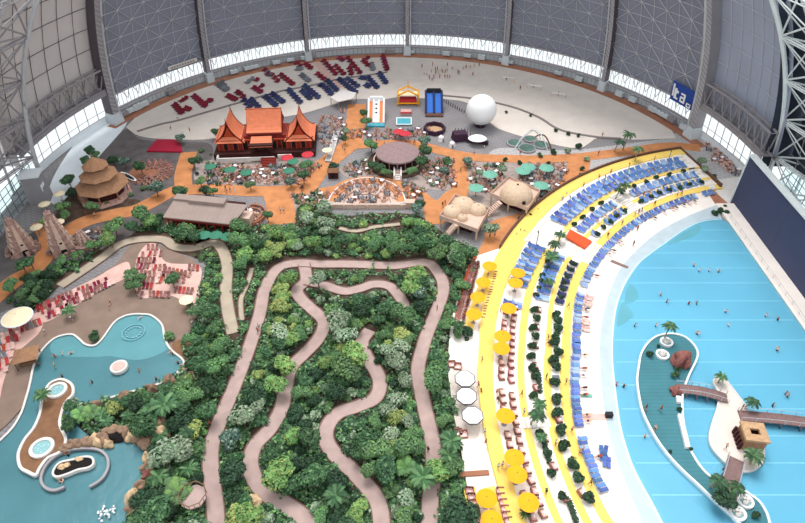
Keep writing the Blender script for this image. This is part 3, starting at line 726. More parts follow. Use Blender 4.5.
# bridges
def bridge(label, pa, pb, w, arch_h=.7, lift=.2):
    a = W(pa[0], pa[1], ZI); b = W(pb[0], pb[1], ZI); d = b-a; L = d.length; rz = math.atan2(d.y, d.x)
    o = thing('footbridge', label, 'bridge', (a+b)/2, rz, 'lake footbridges')
    n = 14; zf = lambda t: lift+arch_h*(1-(2*t-1)**2)
    mb = MB()
    for i in range(n):
        t0, t1 = i/n, (i+1)/n; x0, x1 = (t0-.5)*L, (t1-.5)*L
        vs = []
        for x, t in ((x0, t0), (x1, t1)):
            for y in (-w/2, w/2):
                for dz in (-.25, 0): vs.append((x, y, zf(t)+dz))
        mb.add(vs, [(1, 5, 7, 3), (0, 2, 6, 4), (0, 4, 5, 1), (2, 3, 7, 6), (0, 1, 3, 2), (4, 6, 7, 5)])
    mb.build('deck', 'plank', o)
    for s in (-1, 1):
        mb = MB(); mb.tube([((i/n-.5)*L, s*w/2, zf(i/n)+.95) for i in range(n+1)], .06, 4)
        for i in range(0, n+1, 2): mb.tube([((i/n-.5)*L, s*w/2, zf(i/n)-.2), ((i/n-.5)*L, s*w/2, zf(i/n)+.95)], .07, 4)
        mb.build('railing', 'light_steel', o)
    for i in range(1, 5):
        for s in (-1, 1): MB().tube([((i/5-.5)*L, s*(w/2+.1), -.9), ((i/5-.5)*L, s*(w/2-.1), zf(i/5)-.1)], .12, 5).build('pier', 'plank_plain', o)
bridge('mauve plank footbridge from the teal island to the sandy islet tip', (676, 389), (727, 399), 2.2)
bridge('long mauve plank footbridge from the square hut to the quay', (739, 416), (839, 428), 2.3, .5)
bridge('short steep mauve footbridge below the square hut', (735.5, 459), (727, 490), 2.5, .5)
# ================================================================ LEFT LAGOON
DK = [(-30, 440), (-30, 350), (0, 345), (18, 330), (36, 312), (70, 292), (100, 274), (118, 262), (130, 246), (152, 243), (170, 250), (196, 262), (200, 285), (198, 318), (190, 332), (200, 350), (190, 362), (150, 380), (60, 385), (30, 400), (0, 430)]
slab('floor_lagoon_deck', DK, 0, .3, 'lagoon_deck')
slab('floor_terrace_pink', [(136, 262), (146, 245), (158, 245), (166, 262), (199, 266), (200, 285), (196, 310), (188, 306), (172, 296), (138, 296)], 0, .36, 'terrace_pink')
slab('floor_terrace_pink', [(30, 318), (60, 296), (95, 278), (112, 268), (128, 262), (128, 276), (105, 288), (78, 304), (46, 322)], 0, .36, 'terrace_pink')
slab('floor_terrace_pink', [(-20, 420), (-20, 345), (2, 340), (24, 328), (42, 322), (38, 334), (14, 356), (4, 380), (-4, 410)], 0, .36, 'terrace_pink')
slab('floor_wood_deck', [(172, 345), (186, 338), (200, 342), (202, 358), (186, 360)], 0, .38, 'wood_deck_brown')
PL = [(-70, 500), (0, 441), (19, 418), (27, 396), (31, 380), (34, 366), (41, 352), (54.7, 338.5), (71, 334.5), (79, 339), (84.5, 344), (91, 346), (97, 344.5), (104, 337), (114, 323), (123, 317), (133, 314.5), (144, 314.5), (152, 316), (162, 325), (165, 339), (171, 350), (182, 359), (183, 366), (170, 379), (150, 387), (120, 395), (95, 403), (76, 404), (74, 420), (90, 436), (108, 438), (131, 439), (149, 448), (146, 470), (137, 489), (131, 508), (123, 530), (112, 600), (-80, 640)]
PI_ = smooth_curve(PL, True, 4)
lg = [W(p[0], p[1], .34) for p in PI_]
tag(MB().prism([(p.x, p.y) for p in lg], 0, .34).build('floor_lagoon', 'lagoon_floor'), kind='structure')
sh = [(104, 338), (114, 323), (123, 317), (133, 314.5), (144, 314.5), (152, 316), (162, 325), (164, 338), (166, 350), (140, 360), (110, 356), (95, 357), (60, 356), (50, 350), (54.7, 339), (71, 335.5), (84.5, 345), (97, 345.5)]
slab('floor_shallows', sh, .3, .36, 'shallow_floor')
kp = [W(p[0], p[1], .5) for p in smooth_curve(PL[:29], False, 4)]
mb = MB(); ribbon_mb(mb, kp, .42, 0, .7); tag(mb.build('trim_lagoon_kerb', 'off_white'), kind='structure')
tag(MB().prism([(p.x, p.y) for p in [W(q[0], q[1], .62) for q in PI_]], .56, .62).build('lagoon_water', 'lagoon_water'), 'clear blue-green water of the left lagoon pools', kind='stuff')
IS = [(48, 386), (56, 380.5), (64, 380), (72, 385), (73, 394), (66, 402), (62, 412), (60, 425), (66, 440), (60, 452), (48, 458), (40, 468), (36, 475), (28, 472), (20.5, 467), (18.6, 454), (24.6, 440), (34, 428), (40, 414), (42, 402)]
poly = px_poly(IS, 1.0, True, 4); o = MB().prism([(p.x, p.y) for p in poly], .3, 1.0).build('floor_lagoon_island', 'wood_deck_brown'); tag(o, kind='structure')
mb = MB(); ribbon_mb(mb, poly, .5, .3, 1.2, 0, True); mb.build('kerb', 'off_white', o)
def jacuzzi(px, py, r, lab, rim='off_white'):
    c = W(px, py, 1.0); o = thing('whirlpool_tub', lab, 'whirlpool', c, 0, 'round whirlpools on the lagoon island')
    MB().lathe([(r-.6, .1), (r-.6, .45), (r, .45), (r, 0)], 24).build('rim', rim, o)
    MB().lathe([(0, .25), (r-.6, .25)], 24).build('water_surface', 'shallow_floor', o)
    mb = MB()
    for i in range(9):
        a = random.random()*6.28; q = random.random()*r*.6; mb.blob((q*math.cos(a), q*math.sin(a), .28), (.2, .2, .04), 1, 0, .3, i)
    tag(mb.build('foam', 'foam_blue', o), kind='stuff')
jacuzzi(57.5, 391, 1.9, 'round bubbling whirlpool at the top of the lagoon island'); jacuzzi(42.5, 448.5, 2.1, 'round bubbling whirlpool at the lower end of lagoon island')
# current ring
pts = smooth_curve([(64, 486), (54, 489.5), (45, 487), (40.5, 479), (44, 467), (54, 456), (68, 449.5), (84, 447.5), (98, 449), (106, 455), (108, 464), (105, 473), (99, 480), (89, 486)], False, 4)
P = [W(p[0], p[1], 1.2) for p in pts]; c = P[0].copy(); mb = MB(); ribbon_mb(mb, P, .42, .3, 1.1)
o = mb.build('current_channel', 'grey_steel'); tag(o, 'grey curved wall ringing the current pool in the lagoon', 'pool wall')
pill = smooth_curve([(54, 470), (60, 463), (72, 460), (84, 457), (92, 458), (93.5, 464), (88, 468), (78, 470), (68, 474), (58, 477), (53.5, 475)], True, 4)
P = [W(p[0], p[1], 1.1) for p in pill]; o = MB().prism([(p.x, p.y) for p in P], .3, 1.1).build('planter_island', 'dark_hole'); tag(o, 'dark pill-shaped rock bed in the middle of the current pool', 'planter')
mb = MB(); ribbon_mb(mb, P, .35, .3, 1.3, 0, True); mb.build('rim', 'off_white', o)
for i, (x, y, l) in enumerate(((62, 464.5, 'leftmost'), (67, 462.5, 'middle'), (79.5, 456.5, 'rightmost'))):
    o = MB().blob((0, 0, .2), (.6, .5, .35), 2, 0, .3, i).build('boulder', 'rock_pale', loc=W(x, y+3, 1.1)); tag(o, '%s pale boulder on the dark pill-shaped bed' % l, 'rock', 'pale boulders on the dark bed')
o = thing('stepping_disc', 'round white platform standing in the upper left pool', 'platform', W(120, 369, .4)); MB().lathe([(0, .9), (1.7, .9), (1.7, .0), (0, 0)], 20).build('slab', 'off_white', o); MB().lathe([(0, 1.0), (1.2, 1.0), (1.2, .88)], 16).build('pad', 'terrace_pink', o)
mb = MB(); mb.lathe([(2.2, .3), (2.45, .31)], 28); 
for i in range(14): a = i*.45; mb.blob((1.6*math.cos(a), 1.6*math.sin(a), .3), (.3, .2, .03), 1, 0, .4, i)
o = mb.build('bubble_ring', 'foam_blue', loc=W(134, 333, .3)); tag(o, 'ring of white bubbles in the upper left pool', 'bubbles', kind='stuff')
mb = MB()
for i in range(26): a = random.random()*6.28; q = random.random()*1.4; mb.blob((q*math.cos(a), q*math.sin(a), .35+random.random()*(1.0-.6*q)), (.2, .2, .15), 1, 0, .4, i)
o = mb.build('fountain_spray', 'white_paint', loc=W(107, 514, .3)); tag(o, 'white foaming fountain jet in the lower left pool', 'fountain', kind='stuff')
# ================================================================ BUILDINGS
def roof_curved(mb, cx, cy, z0, w, d, h, over=0, spire=1.0, mi=0, n=8):
    """concave Thai gable roof, ridge along y, gables face +-y; returns nothing"""
    prof = []
    for i in range(n+1):
        t = i/n; x = (w/2)*(1-t)**1.0*(1 if t < 1 else 0); z = z0+h*(t**1.9*.8+t*.2)
        prof.append((x, z))
    def sh(x, z, y): return (cx+x, y, z)
    b = len(mb.v)
    ys = [cy-d/2, cy+d/2]
    for y in ys:
        for s in (-1, 1):
            for x, z in prof: mb.v.append((cx+s*x, y, z+(spire*max(0, (z-z0-h*.75)/(h*.25)) if True else 0)))
    m = n+1
    for s in (0, 1):
        for i in range(n):
            a = b+s*m+i; c = b+2*m+s*m+i; mb.f.append([a, a+1, c+1, c]); mb.m.append(mi)
def thai_wing(parent, cx, cy, w, d, z0, h, part='wing'):
    mb = MB(); roof_curved(mb, cx, cy, z0, w, d, h)
    r = mb.build('roof', 'roof_orange', parent)
    # hip skirts front and back
    mb = MB()
    for s in (-1, 1):
        y1 = cy+s*d/2
        mb.add([(cx-w/2-.3, y1+s*1.3, z0-.5), (cx+w/2+.3, y1+s*1.3, z0-.5), (cx+w*.27, y1-s*.3, z0+h*.16), (cx-w*.27, y1-s*.3, z0+h*.16)], [(0, 1, 2, 3)])
    for s in (-1, 1): mb.add([(cx+s*(w/2), cy-d/2, z0), (cx+s*(w/2), cy+d/2, z0), (cx+s*(w/2+.9), cy+d/2+1.3, z0-.6), (cx+s*(w/2+.9), cy-d/2-1.3, z0-.6)], [(0, 1, 2, 3)])
    mb.build('eave_skirt', 'roof_orange', r)
    for s in (-1, 1):
        y = cy+s*(d/2-.35)
        MB().add([(cx-w*.27, y, z0+.3), (cx+w*.27, y, z0+.3), (cx+w*.12, y, z0+h*.42), (cx, y, z0+h*.82), (cx-w*.12, y, z0+h*.42)], [(0, 1, 2, 3, 4)]).build('gable', 'gable_red', r)
    for s in (-1, 1):
        mb = MB(); y = cy+s*(d/2+.05)
        for q in (-1, 1):
            pts = []
            for i in range(9):
                t = i/8; x = (w/2)*(1-t); z = z0+h*(t**1.9*.8+t*.2)+max(0, (t-.85)/.15)*1.0; pts.append((cx+q*x, y, z))
            mb.tube([(cx+q*(w/2+.5), y, z0+.4)]+pts, .16, 5)
        mb.tube([(cx, y, z0+h+.6), (cx, y+s*.3, z0+h+2.2)], [.18, .04], 5)
        mb.build('bargeboard', 'thai_red', r)
c = W(266, 155, 0)
o = thing('temple_house', 'red timber temple house with three steep orange tiled roofs beside the sand deck', 'house', c, math.radians(4))
mb = MB(); mb.box((0, 6.5, .9), (31, 17, 1.8)); mb.build('platform', 'thai_dark', o)
mb = MB(); mb.box((0, 6.5, 3.6), (13, 8, 3.6)); 
for s in (-1, 1): mb.box((s*10.6, 5.6, 3.4), (7.6, 10.5, 3.4))
wl = mb.build('wall', 'thai_red', o)
mb = MB()
for i in range(20):
    x = -14+i*1.48; mb.box((x, .95 if abs(x) < 6.5 else .3, 3.3), (.22, .2, 3.2))
mb.box((0, .9, 4.9), (12, .3, .4)); mb.build('post', 'gable_red', wl)
for i in range(9): MB().box((-12+i*3, .9 if abs(-12+i*3) < 6.4 else .3, 3.1), (1.3, .12, 2.0)).build('window', 'dark_hole', wl)
thai_wing(o, -10.6, 5.6, 7.6, 9, 5.0, 5.2); thai_wing(o, 10.8, 5.6, 7.6, 9, 5.0, 5.2)
# central hall roof, ridge along x
mb = MB(); n = 6; prof = []
for i in range(n+1): t = i/n; prof.append(((1-t)*5.6, 6.4+5.6*(t**1.5)))
for s in (-1, 1):
    b = len(mb.v)
    for y, z in prof: mb.v += [(-5.4, 8+s*y, z), (5.4, 8+s*y, z)]
    for i in range(n): mb.f.append([b+2*i, b+2*i+1, b+2*i+3, b+2*i+2]); mb.m.append(0)
r = mb.build('roof', 'roof_orange', o)
mb = MB()
for x in (-5.3, 5.3): mb.add([(x, 2.6, 6.1), (x, 13.4, 6.1), (x, 8, 11.5)], [(0, 1, 2)])
mb.box((0, 8, 11.7), (11.2, .4, .3)); mb.box((0, 2.3, 6.0), (11, .3, .4)); mb.build('gable', 'thai_red', r)
mb = MB(); mb.box((-.6, -1.2, 5.0), (7.2, 4.2, .35)); mb.add([(-4.0, -3.4, 4.6), (2.8, -3.4, 4.6), (2.5, .8, 6.1), (-3.7, .8, 6.1)], [(0, 1, 2, 3)], 1)
for x in (-3.6, 2.4): mb.box((x, -2.8, 3.2), (.3, .3, 3))
mb.build('porch_roof', ['thai_dark', 'roof_orange'], o)
mb = MB(); mb.box((-5.5, -4.2, 1.2), (17.5, .45, 1.1)); mb.box((-14.1, -2.5, 1.2), (.45, 3.8, 1.1)); mb.box((6.2, -3.2, 1.2), (4.2, .45, 1.1)); mb.build('parapet', 'off_white', o)
mb = MB()
for i in range(6): mb.box((1.5, -4.8-i*.5, 1.6-i*.28), (4.6, .5, .3))
mb.build('stairs', 'thai_red', o)
# pagoda
c = W(106, 195, 0); o = thing('thatched_pagoda', 'three-tier octagonal thatched pagoda beside the left window wall', 'pagoda', c, .2)
MB().lathe([(0, .8), (7.2, .8), (7.2, 0)], 8, 0, (0, 0, 0), 1, 1).build('platform', 'terrace_pink', o)
mb = MB(); mb.lathe([(5.2, .8), (5.2, 4.0)], 8); mb.lathe([(3.5, 5.4), (3.5, 7.0)], 8); mb.lathe([(2.2, 8.2), (2.2, 9.8)], 8); mb.build('wall', 'thai_dark', o)
for i, (ro, ri, z0, z1) in enumerate(((7.2, 3.5, 3.6, 5.9), (5.2, 2.2, 6.8, 8.8), (3.5, 0, 9.6, 12.4))):
    mb = MB(); mb.lathe([(ro-.3, z0-.25), (ro, z0), (ro*.8+ri*.2, z0+(z1-z0)*.22), (ri, z1)]+([(0, z1)] if ri else []), 8)
    if not ri: mb.tube([(0, 0, 12), (0, 0, 13.3)], [.25, .1], 6)
    mb.build('roof_tier', 'thatch_brown', o)
for i in range(8):
    a = i*PI/4; MB().tube([(6.3*math.cos(a), 6.3*math.sin(a), .8), (6.3*math.cos(a), 6.3*math.sin(a), 3.7)], .2, 6).build('post', 'thatch_brown', o)
mb = MB()
for i in range(32):
    a = i*PI/16; mb.tube([(7*math.cos(a), 7*math.sin(a), .8), (7*math.cos(a), 7*math.sin(a), 1.7)], .07, 4)
mb.lathe([(6.95, 1.7), (7.1, 1.75), (6.95, 1.8)], 16); mb.build('railing', 'rust_path', o)
# temple ruins
def ruin(lab, px, py, h, w, seed):
    c = W(px, py, 0); o = thing('temple_ruin', lab, 'ruin', c, .5+seed*.1, 'stone temple ruins on the left')
    rnd = random.Random(seed); n = 7
    mb = MB()
    for i in range(n):
        t = i/n; ww = w*(1-t*.82); mb.box((0, 0, h*t+h/n*.4), (ww, ww, h/n*.8), 0, 0, .9); mb.box((0, 0, h*t+h/n*.88), (ww*.98, ww*.98, h/n*.24))
    mb.tube([(0, 0, h*.96), (0, 0, h*1.07)], [w*.1, w*.03], 6); t_ = mb.build('tower', 'stone_ruin', o)
    mb = MB()
    for i in range(1, n-1):
        t = i/n; ww = w*(1-t*.82)
        for k in range(4):
            a = k*PI/2; mb.box((ww*.5*math.cos(a), ww*.5*math.sin(a), h*t+h/n*.5), (ww*.2, ww*.34, h/n*1.1), a, 0, .7)
            mb.box((ww*.48*(math.cos(a)-math.sin(a)), ww*.48*(math.sin(a)+math.cos(a)), h*t+h/n*.7), (.5, .5, h/n*.8), a, 0, .5)
    mb.build('carved_bay', 'clay', t_)
    mb = MB()
    for k in range(4):
        a = k*PI/2; MB().box((w*.5*math.cos(a), w*.5*math.sin(a), h*.09), (.35, w*.24, h*.16), a).build('doorway', 'dark_hole', t_)
        MB().box((w*.43*math.cos(a), w*.43*math.sin(a), h*.3), (.3, w*.12, h*.08), a).build('window', 'dark_hole', t_)
    for i in range(14):
        a = rnd.random()*6.28; q = w*(.58+.1*rnd.random()); MB().box((q*math.cos(a), q*math.sin(a), .4), (rnd.uniform(.6, 1.6), .8, rnd.uniform(.6, 1.8)), a, 0, .9).build('fallen_stone', 'stone_ruin', o)
ruin('tall stepped stone temple tower beside the left orange path', 64, 250, 11.5, 5.4, 1)
ruin('stone temple tower nearest the teal window wall', 24, 250, 9.5, 5.4, 2)
ruin('small stone temple tower right of the tall tower', 86, 246, 5, 3.2, 3)
# grey hall
a = W(166, 216, 3.4); b = W(232, 223, 3.4); d = (b-a); L = d.length
o = thing('long_hall', 'long low hall with pale grey roof and dark red walls above the garden', 'hall', Vector(((a.x+b.x)/2, (a.y+b.y)/2, 0)), math.atan2(d.y, d.x))
mb = MB(); mb.box((.5, 5, 1.7), (L-1, 9, 3.4)); mb.build('wall', 'thai_dark', o)
mb = MB()
D = W(240, 204, 5.0); D2 = W(171, 200, 5.0); dd = ((D-b).length+(D2-a).length)/2
mb.add([(-L/2-.4, -.8, 3.3), (L/2+.4, -.8, 3.3), (L/2+2.4, dd, 5.0), (-L/2+.2, dd, 5.0), (-L/2-.4, -.8, 3.6), (L/2+.4, -.8, 3.6), (L/2+2.4, dd, 5.3), (-L/2+.2, dd, 5.3)], [(3, 2, 1, 0), (4, 5, 6, 7), (0, 1, 5, 4), (1, 2, 6, 5), (2, 3, 7, 6), (3, 0, 4, 7)])
mb.build('roof', 'hall_roof', o)
mb = MB(); mb.box((.4, dd-.2, 5.5), (10, 2.6, .9)); mb.box((-6.5, dd+.2, 5.35), (5, 2.4, .6)); mb.build('roof_monitor', 'hall_roof', o)
mb = MB(); mb.box((L/2+2.2, dd-1.5, 1.6), (2.6, 3.4, 3.2)); mb.build('annex', 'clay', o)
mb = MB(); mb.box((0, -.55, 2.9), (L, .25, .6))
for i in range(9): mb.box((-L/2+.6+i*(L-1.2)/8, -.5, 1.5), (.25, .25, 3))
mb.build('veranda_beam', 'thai_red', o)
# curved booth terrace
c = W(251, 217, 0); o = thing('curved_bar', 'round red-walled bar terrace at the right end of grey hall', 'bar', c)
mb = MB()
for (r0, z) in ((4.0, 1.2), (2.9, .9)):
    pts = [Vector((r0*math.cos(a_), r0*1.1*math.sin(a_), z)) for a_ in [math.radians(-150+i*9) for i in range(29)]]
    ribbon_mb(mb, pts, .4, 0, z)
mb.build('bench_ring', 'rust_path', o); MB().lathe([(0, .15), (4.4, .15), (4.4, 0)], 24).build('floor_disc', 'clay', o)
MB().lathe([(0, 1.1), (1.1, 1.1), (1.1, 0)], 12).build('counter', 'thai_red', o)
# round pavilion
c = W(397.5, 163, 0); o = thing('round_pavilion', 'round pavilion with low mauve thatched roof in the central cafe garden', 'pavilion', c)
mb = MB(); mb.lathe([(6.0, 3.3), (6.6, 3.4), (6.5, 3.8), (4.3, 4.4), (1.5, 4.8), (0, 4.9)], 32); mb.build('roof', 'thatch_mauve', o)
MB().lathe([(5.2, .4), (5.2, 3.7)], 24).build('wall', 'thai_dark', o)
mb = MB(); mb.lathe([(7.0, 1.4), (7.4, 1.4), (7.4, .9), (7.0, .9)], 32); MB().lathe([(0, .4), (9.2, .4), (9.2, 0)], 32).build('base', 'soil', o); mb.build('balcony_rim', 'clay', o)
mb = MB()
for i in range(16): a_ = i*PI/8; mb.tube([(6.2*math.cos(a_), 6.2*math.sin(a_), .4), (6.2*math.cos(a_), 6.2*math.sin(a_), 3.8)], .16, 5)
mb.build('post', 'thatch_mauve', o)
mb = MB(); mb.box((-.9, -8, 1), (.4, 5, 2)); mb.box((1.1, -8, 1), (.4, 5, 2)); 
for i in range(5): mb.box((.1, -6-i*.9, 1.1-i*.22), (1.7, .9, .3))
mb.build('entrance_stairs', 'off_white', o)
# amphitheatre
c = W(367, 207, 0); o = thing('amphitheatre', 'half-round stepped seating amphitheatre with white radial stairs', 'amphitheatre', c)
def arc(r, sy=1.22, n=28): return [Vector((r*math.cos(PI*i/n), r*sy*math.sin(PI*i/n), 0)) for i in range(n+1)]
for i, r in enumerate((4.5, 6.5, 8.5, 10.4)):
    z = .4+.3*i; mb = MB(); pi = arc(r-1.9); po = arc(r)
    mb.prism([(p.x, p.y) for p in po+pi[::-1]], 0, z); mb.build('seating_tier', 'orange_path' if i == 3 else 'clay', o)
mb = MB()
for q in (.0, .33, .66, 1.0):
    a_ = PI*q; mb.tube([(2.5*math.cos(a_), 3.0*math.sin(a_), .7), (10.4*math.cos(a_), 12.6*math.sin(a_), 1.55)], .32, 4)
pts = [Vector((p.x, p.y, 1.9)) for p in arc(10.6)]; ribbon_mb(mb, pts, .35, 0, 1.5); mb.build('radial_stair', 'off_white', o)
mb = MB(); mb.box((0, -.6, .7), (21.5, .6, 1.4))
for i in range(7): mb.box((-9.6+i*3.2, -.9, .6), (.4, .5, 1.2))
mb.box((-12, .3, .9), (2.6, 2, 1.8)); mb.box((12, .3, .9), (2.6, 2, 1.8)); mb.build('stage_wall', 'clay', o)
# brown hut
def hut(name, lab, px, py, w, d, h, rh, rm, wm, rz=0, group=None, hip=.25, z=0, posts=False):
    c = W(px, py, z); o = thing(name, lab, 'hut', c, rz, group)
    mb = MB()
    if posts:
        for x in (-1, 1):
            for y in (-1, 1): mb.tube([(x*w*.42, y*d*.42, 0), (x*w*.42, y*d*.42, h+.2)], .12, 5)
        mb.build('post', wm, o)
        MB().box((0, 0, .5), (w*.6, d*.5, 1)).build('counter', wm, o)
    else: mb.box((0, 0, h/2), (w*.82, d*.82, h)); mb.build('wall', wm, o)
    mb = MB(); mb.add([(-w/2, -d/2, h), (w/2, -d/2, h), (w/2, d/2, h), (-w/2, d/2, h), (-w*hip, 0, h+rh), (w*hip, 0, h+rh)], [(0, 1, 5, 4), (1, 2, 5), (2, 3, 4, 5), (3, 0, 4), (3, 2, 1, 0)])
    mb.build('roof', rm, o)
    if not posts:
        mb = MB(); mb.box((0, -d*.41, h*.45), (w*.25, .1, h*.7)); mb.build('doorway', 'dark_hole', o)
    return o
hut('kiosk_hut', 'small brown hut left of the round mauve pavilion', 333.5, 177, 3.4, 2.6, 2.2, .9, 'wood_deck_brown', 'thai_dark')
hut('beach_hut', 'open hut with brown pyramid roof at the left pool edge', 30, 362, 4.6, 4.2, 2.3, 1.3, 'thatch_brown', 'bark', .35, None, .02, .3, True)
# square island hut
c = W(748.5, 442, 1.15); o = thing('island_hut', 'square flat-topped thatched hut on the sandy islet', 'hut', c, math.radians(-8))
mb = MB(); w_ = 3.6
for s in (-1, 1): mb.box((s*1.5, 0, 1.4), (.5, w_, 2.8)); mb.box((0, s*1.5, 1.4), (w_, .5, 2.8))
mb.build('wall', 'thatch_brown', o)
mb = MB(); W2 = 4.0
for s in (-1, 1): mb.box((s*1.4, 0, 3.0), (1.2, W2, .5)); mb.box((0, s*1.3, 3.0), (1.6, 1.4, .5))
mb.build('roof', 'thatch', o); MB().box((0, 0, 1.2), (2.4, 2.4, 1.4)).build('roof_well', 'thai_dark', o)
mb = MB()
for i in range(5): mb.box((-2.2, -1.6+i*.8, .9), (.5, .5, 1.8), 0, 0, .8)
mb.build('side_lean_to', 'thai_dark', o)
# dome huts on stilts
def stilt(lab, quad, z, domes, stair, holes):
    P = [W(x, y, z) for x, y in quad]; c = sum(P, Vector())/4; c.z = 0
    o = thing('dome_house', lab, 'hut', c, 0, 'clay dome houses on stilts')
    q = [(p.x-c.x, p.y-c.y) for p in P]
    mb = MB(); mb.prism(q, z-.35, z); mb.build('platform', 'clay', o)
    mb = MB()
    for i in range(4):
        a, b = q[i], q[(i+1) % 4]
        for t in (0, .5): x, y = a[0]+(b[0]-a[0])*t, a[1]+(b[1]-a[1])*t; mb.tube([(x*.93, y*.93, 0), (x*.93, y*.93, z-.3)], .28, 6)
    mb.build('stilt', 'thatch_pale', o)
    mb = MB(); R3 = [Vector((x*.98, y*.98, z+.9)) for x, y in q]; ribbon_mb(mb, R3, .18, z, z+.8, 0, True); mb.build('parapet', 'clay', o)
    mb = MB(); mb.prism([(x*.55, y*.55) for x, y in q], 0, z-.4); mb.build('undercroft', 'thai_dark', o)
    for (x, y, r, h) in domes:
        p = W(x, y, z)-c; mb = MB(); mb.lathe([(r*math.cos(t), h*math.sin(t)**.9) for t in [i*PI/2/9 for i in range(10)]], 22, 0, (p.x, p.y, z)); 
        d_ = mb.build('dome', 'thatch_pale', o, smooth=True)
        MB().blob((p.x, p.y, z+h), (.35, .35, .35), 1, 0, 0).build('knob', 'dark_hole' if r > 4 else 'clay', d_)
    for (x, y, zz) in holes: p = W(x, y, z+zz)-c; MB().blob((p.x, p.y, z+zz), (.55, .55, .6), 1, 0, 0).build('round_window', 'dark_hole', o)
    a, b = W(stair[0], stair[1], z)-c, W(stair[2], stair[3], 0)-c; n = 10; mb = MB()
    for i in range(n):
        t = (i+.5)/n; p = a.lerp(Vector((b.x, b.y, 0)), t); mb.box((p.x, p.y, z*(1-t)), (1.7, .9, .2), math.atan2(b.y-a.y, b.x-a.x)+PI/2)
    mb.build('stairs', 'clay', o)
stilt('large single clay dome house on a square stilted platform', [(489.6, 195), (508.5, 178), (540, 192), (527.5, 210)], 3.2, [(516, 197, 4.5, 4.0)], (500, 202, 486, 216), [(519, 199, 1.6), (524, 203, 1.2)])
stilt('stilted clay house with four small domes by the garden edge', [(439, 217.6), (455, 196), (489.6, 210), (477.7, 231.6)], 3.2, [(463, 207, 3.3, 2.6), (452, 213, 2.6, 2.0), (477.7, 211, 2.4, 2.0), (462.4, 219, 1.4, 1.4)], (456, 224, 446, 236), [])
# ---------------------------------------------------------------- playground
def slide(lab, px, py, w, L, h, lanes, lm, sm, botm, topm=None):
    c = W(px, py, .05); o = thing('inflatable_slide', lab, 'slide', c)
    mb = MB(); mb.add([(-w/2, 0, 0), (w/2, 0, 0), (w/2, L, 0), (-w/2, L, 0), (-w/2, 0, .5), (w/2, 0, .5), (w/2, L*.85, h), (-w/2, L*.85, h), (w/2, L, h), (-w/2, L, h)], [(4, 5, 6, 7), (7, 6, 8, 9), (0, 1, 5, 4), (1, 2, 8, 6, 5), (3, 0, 4, 7, 9), (2, 3, 9, 8)])
    mb.build('ramp', lm, o)
    mb = MB()
    for i in range(lanes+1):
        x = -w/2+w*i/lanes; mb.tube([(x, -.3, .6), (x, L*.85, h+.4), (x, L, h+.4)], .38, 6)
    mb.build('side_tube', sm, o)
    mb = MB(); mb.box((0, -1.2, .25), (w+.6, 2.2, .5)); mb.build('landing_pad', botm, o)
    mb = MB(); mb.box((0, L*.93, h+.6), (w+.3, L*.16, 1.6), 0, 0, .8); mb.build('top_platform', topm or sm, o)
    return o
o = slide('twin-lane orange inflatable slide with white side tubes', 376, 124, 5.2, 9, 4.6, 3, 'orange_vinyl', 'white_paint', 'teal_vinyl')
mb = MB()
mb.add([(-.65, 0, .62), (.65, 0, .62), (.65, 7.6, 4.75), (-.65, 7.6, 4.75)], [(0, 1, 2, 3)]); mb.build('centre_panel', 'white_paint', o)
for i in range(3): MB().blob((0, 3.4+i*1.5, 2.6+i*.82), (.4, .4, .25), 1, 0, 0).build('round_hole', 'black_thing', o)
slide('blue twin-lane slide tower with dark top', 434, 114, 5.6, 7, 5, 2, 'blue_vinyl', 'navy_fabric', 'kerb_dark', 'black_thing')
c = W(434.5, 131, 0); o = thing('sand_pit', 'dark timber framed play pit below the blue slide', 'play pit', c)
MB().lathe([(0, .2), (3.2, .2)], 8).build('sand', 'thatch', o); mb = MB(); mb.lathe([(3.1, .2), (3.1, 1.4), (3.7, 1.4), (3.7, 0)], 8, 0, (0, .3, 0), 1, 1.1); mb.build('fence', 'purple_dark', o)
c = W(408, 105, .1); o = thing('play_pavilion', 'yellow framed play pavilion with spired roof on the sand deck edge', 'pavilion', c)
mb = MB()
for x in (-3.6, 3.6):
    for y in (0, 4): mb.tube([(x, y, 0), (x, y, 3.6)], .3, 6)
for y in (0, 4): mb.tube([(-3.6, y, 3.6), (0, y, 5.4), (3.6, y, 3.6)], .3, 6)
mb.tube([(-4, 0, .6), (4, 0, .6)], .3, 6); mb.tube([(-3.6, 0, 3.6), (-3.6, 4, 3.6)], .3, 6); mb.tube([(3.6, 0, 3.6), (3.6, 4, 3.6)], .3, 6); mb.tube([(0, 2, 5), (0, 2, 9)], [.2, .06], 5)
mb.build('frame', 'yellow_canvas', o)
mb = MB(); mb.box((0, 2, 3.5), (6.8, 3.8, .15)); mb.build('canopy', 'cream_canvas', o); mb = MB(); mb.box((0, 2, .9), (6, 3, 1.6)); mb.build('play_block', 'red_canvas', o)
c = W(404, 126, .05); o = thing('teal_basin', 'flat teal rectangular play basin between the two slides', 'basin', c); MB().box((0, 2.6, .2), (5, 4.6, .4)).build('basin', 'teal_vinyl', o)
mb = MB()
for s in (-1, 1): mb.tube([(s*2.5, .2, .45), (s*2.5, 5, .45)], .22, 6)
mb.tube([(-2.5, .2, .45), (2.5, .2, .45)], .22, 6); mb.tube([(-2.5, 5, .45), (2.5, 5, .45)], .22, 6); mb.build('rim', 'white_paint', o)
c = W(406, 114.5, .05); o = thing('bouncy_mat', 'small pink bouncy mat behind the teal basin', 'mat', c); MB().box((0, 1.2, .4), (4, 3, .8), 0, 0, .9).build('cushion', 'pink_fabric', o); 
mb = MB(); mb.tube([(-2, -.4, .9), (2, -.4, .9)], .25, 6); mb.build('edge_tube', 'red_canvas', o)
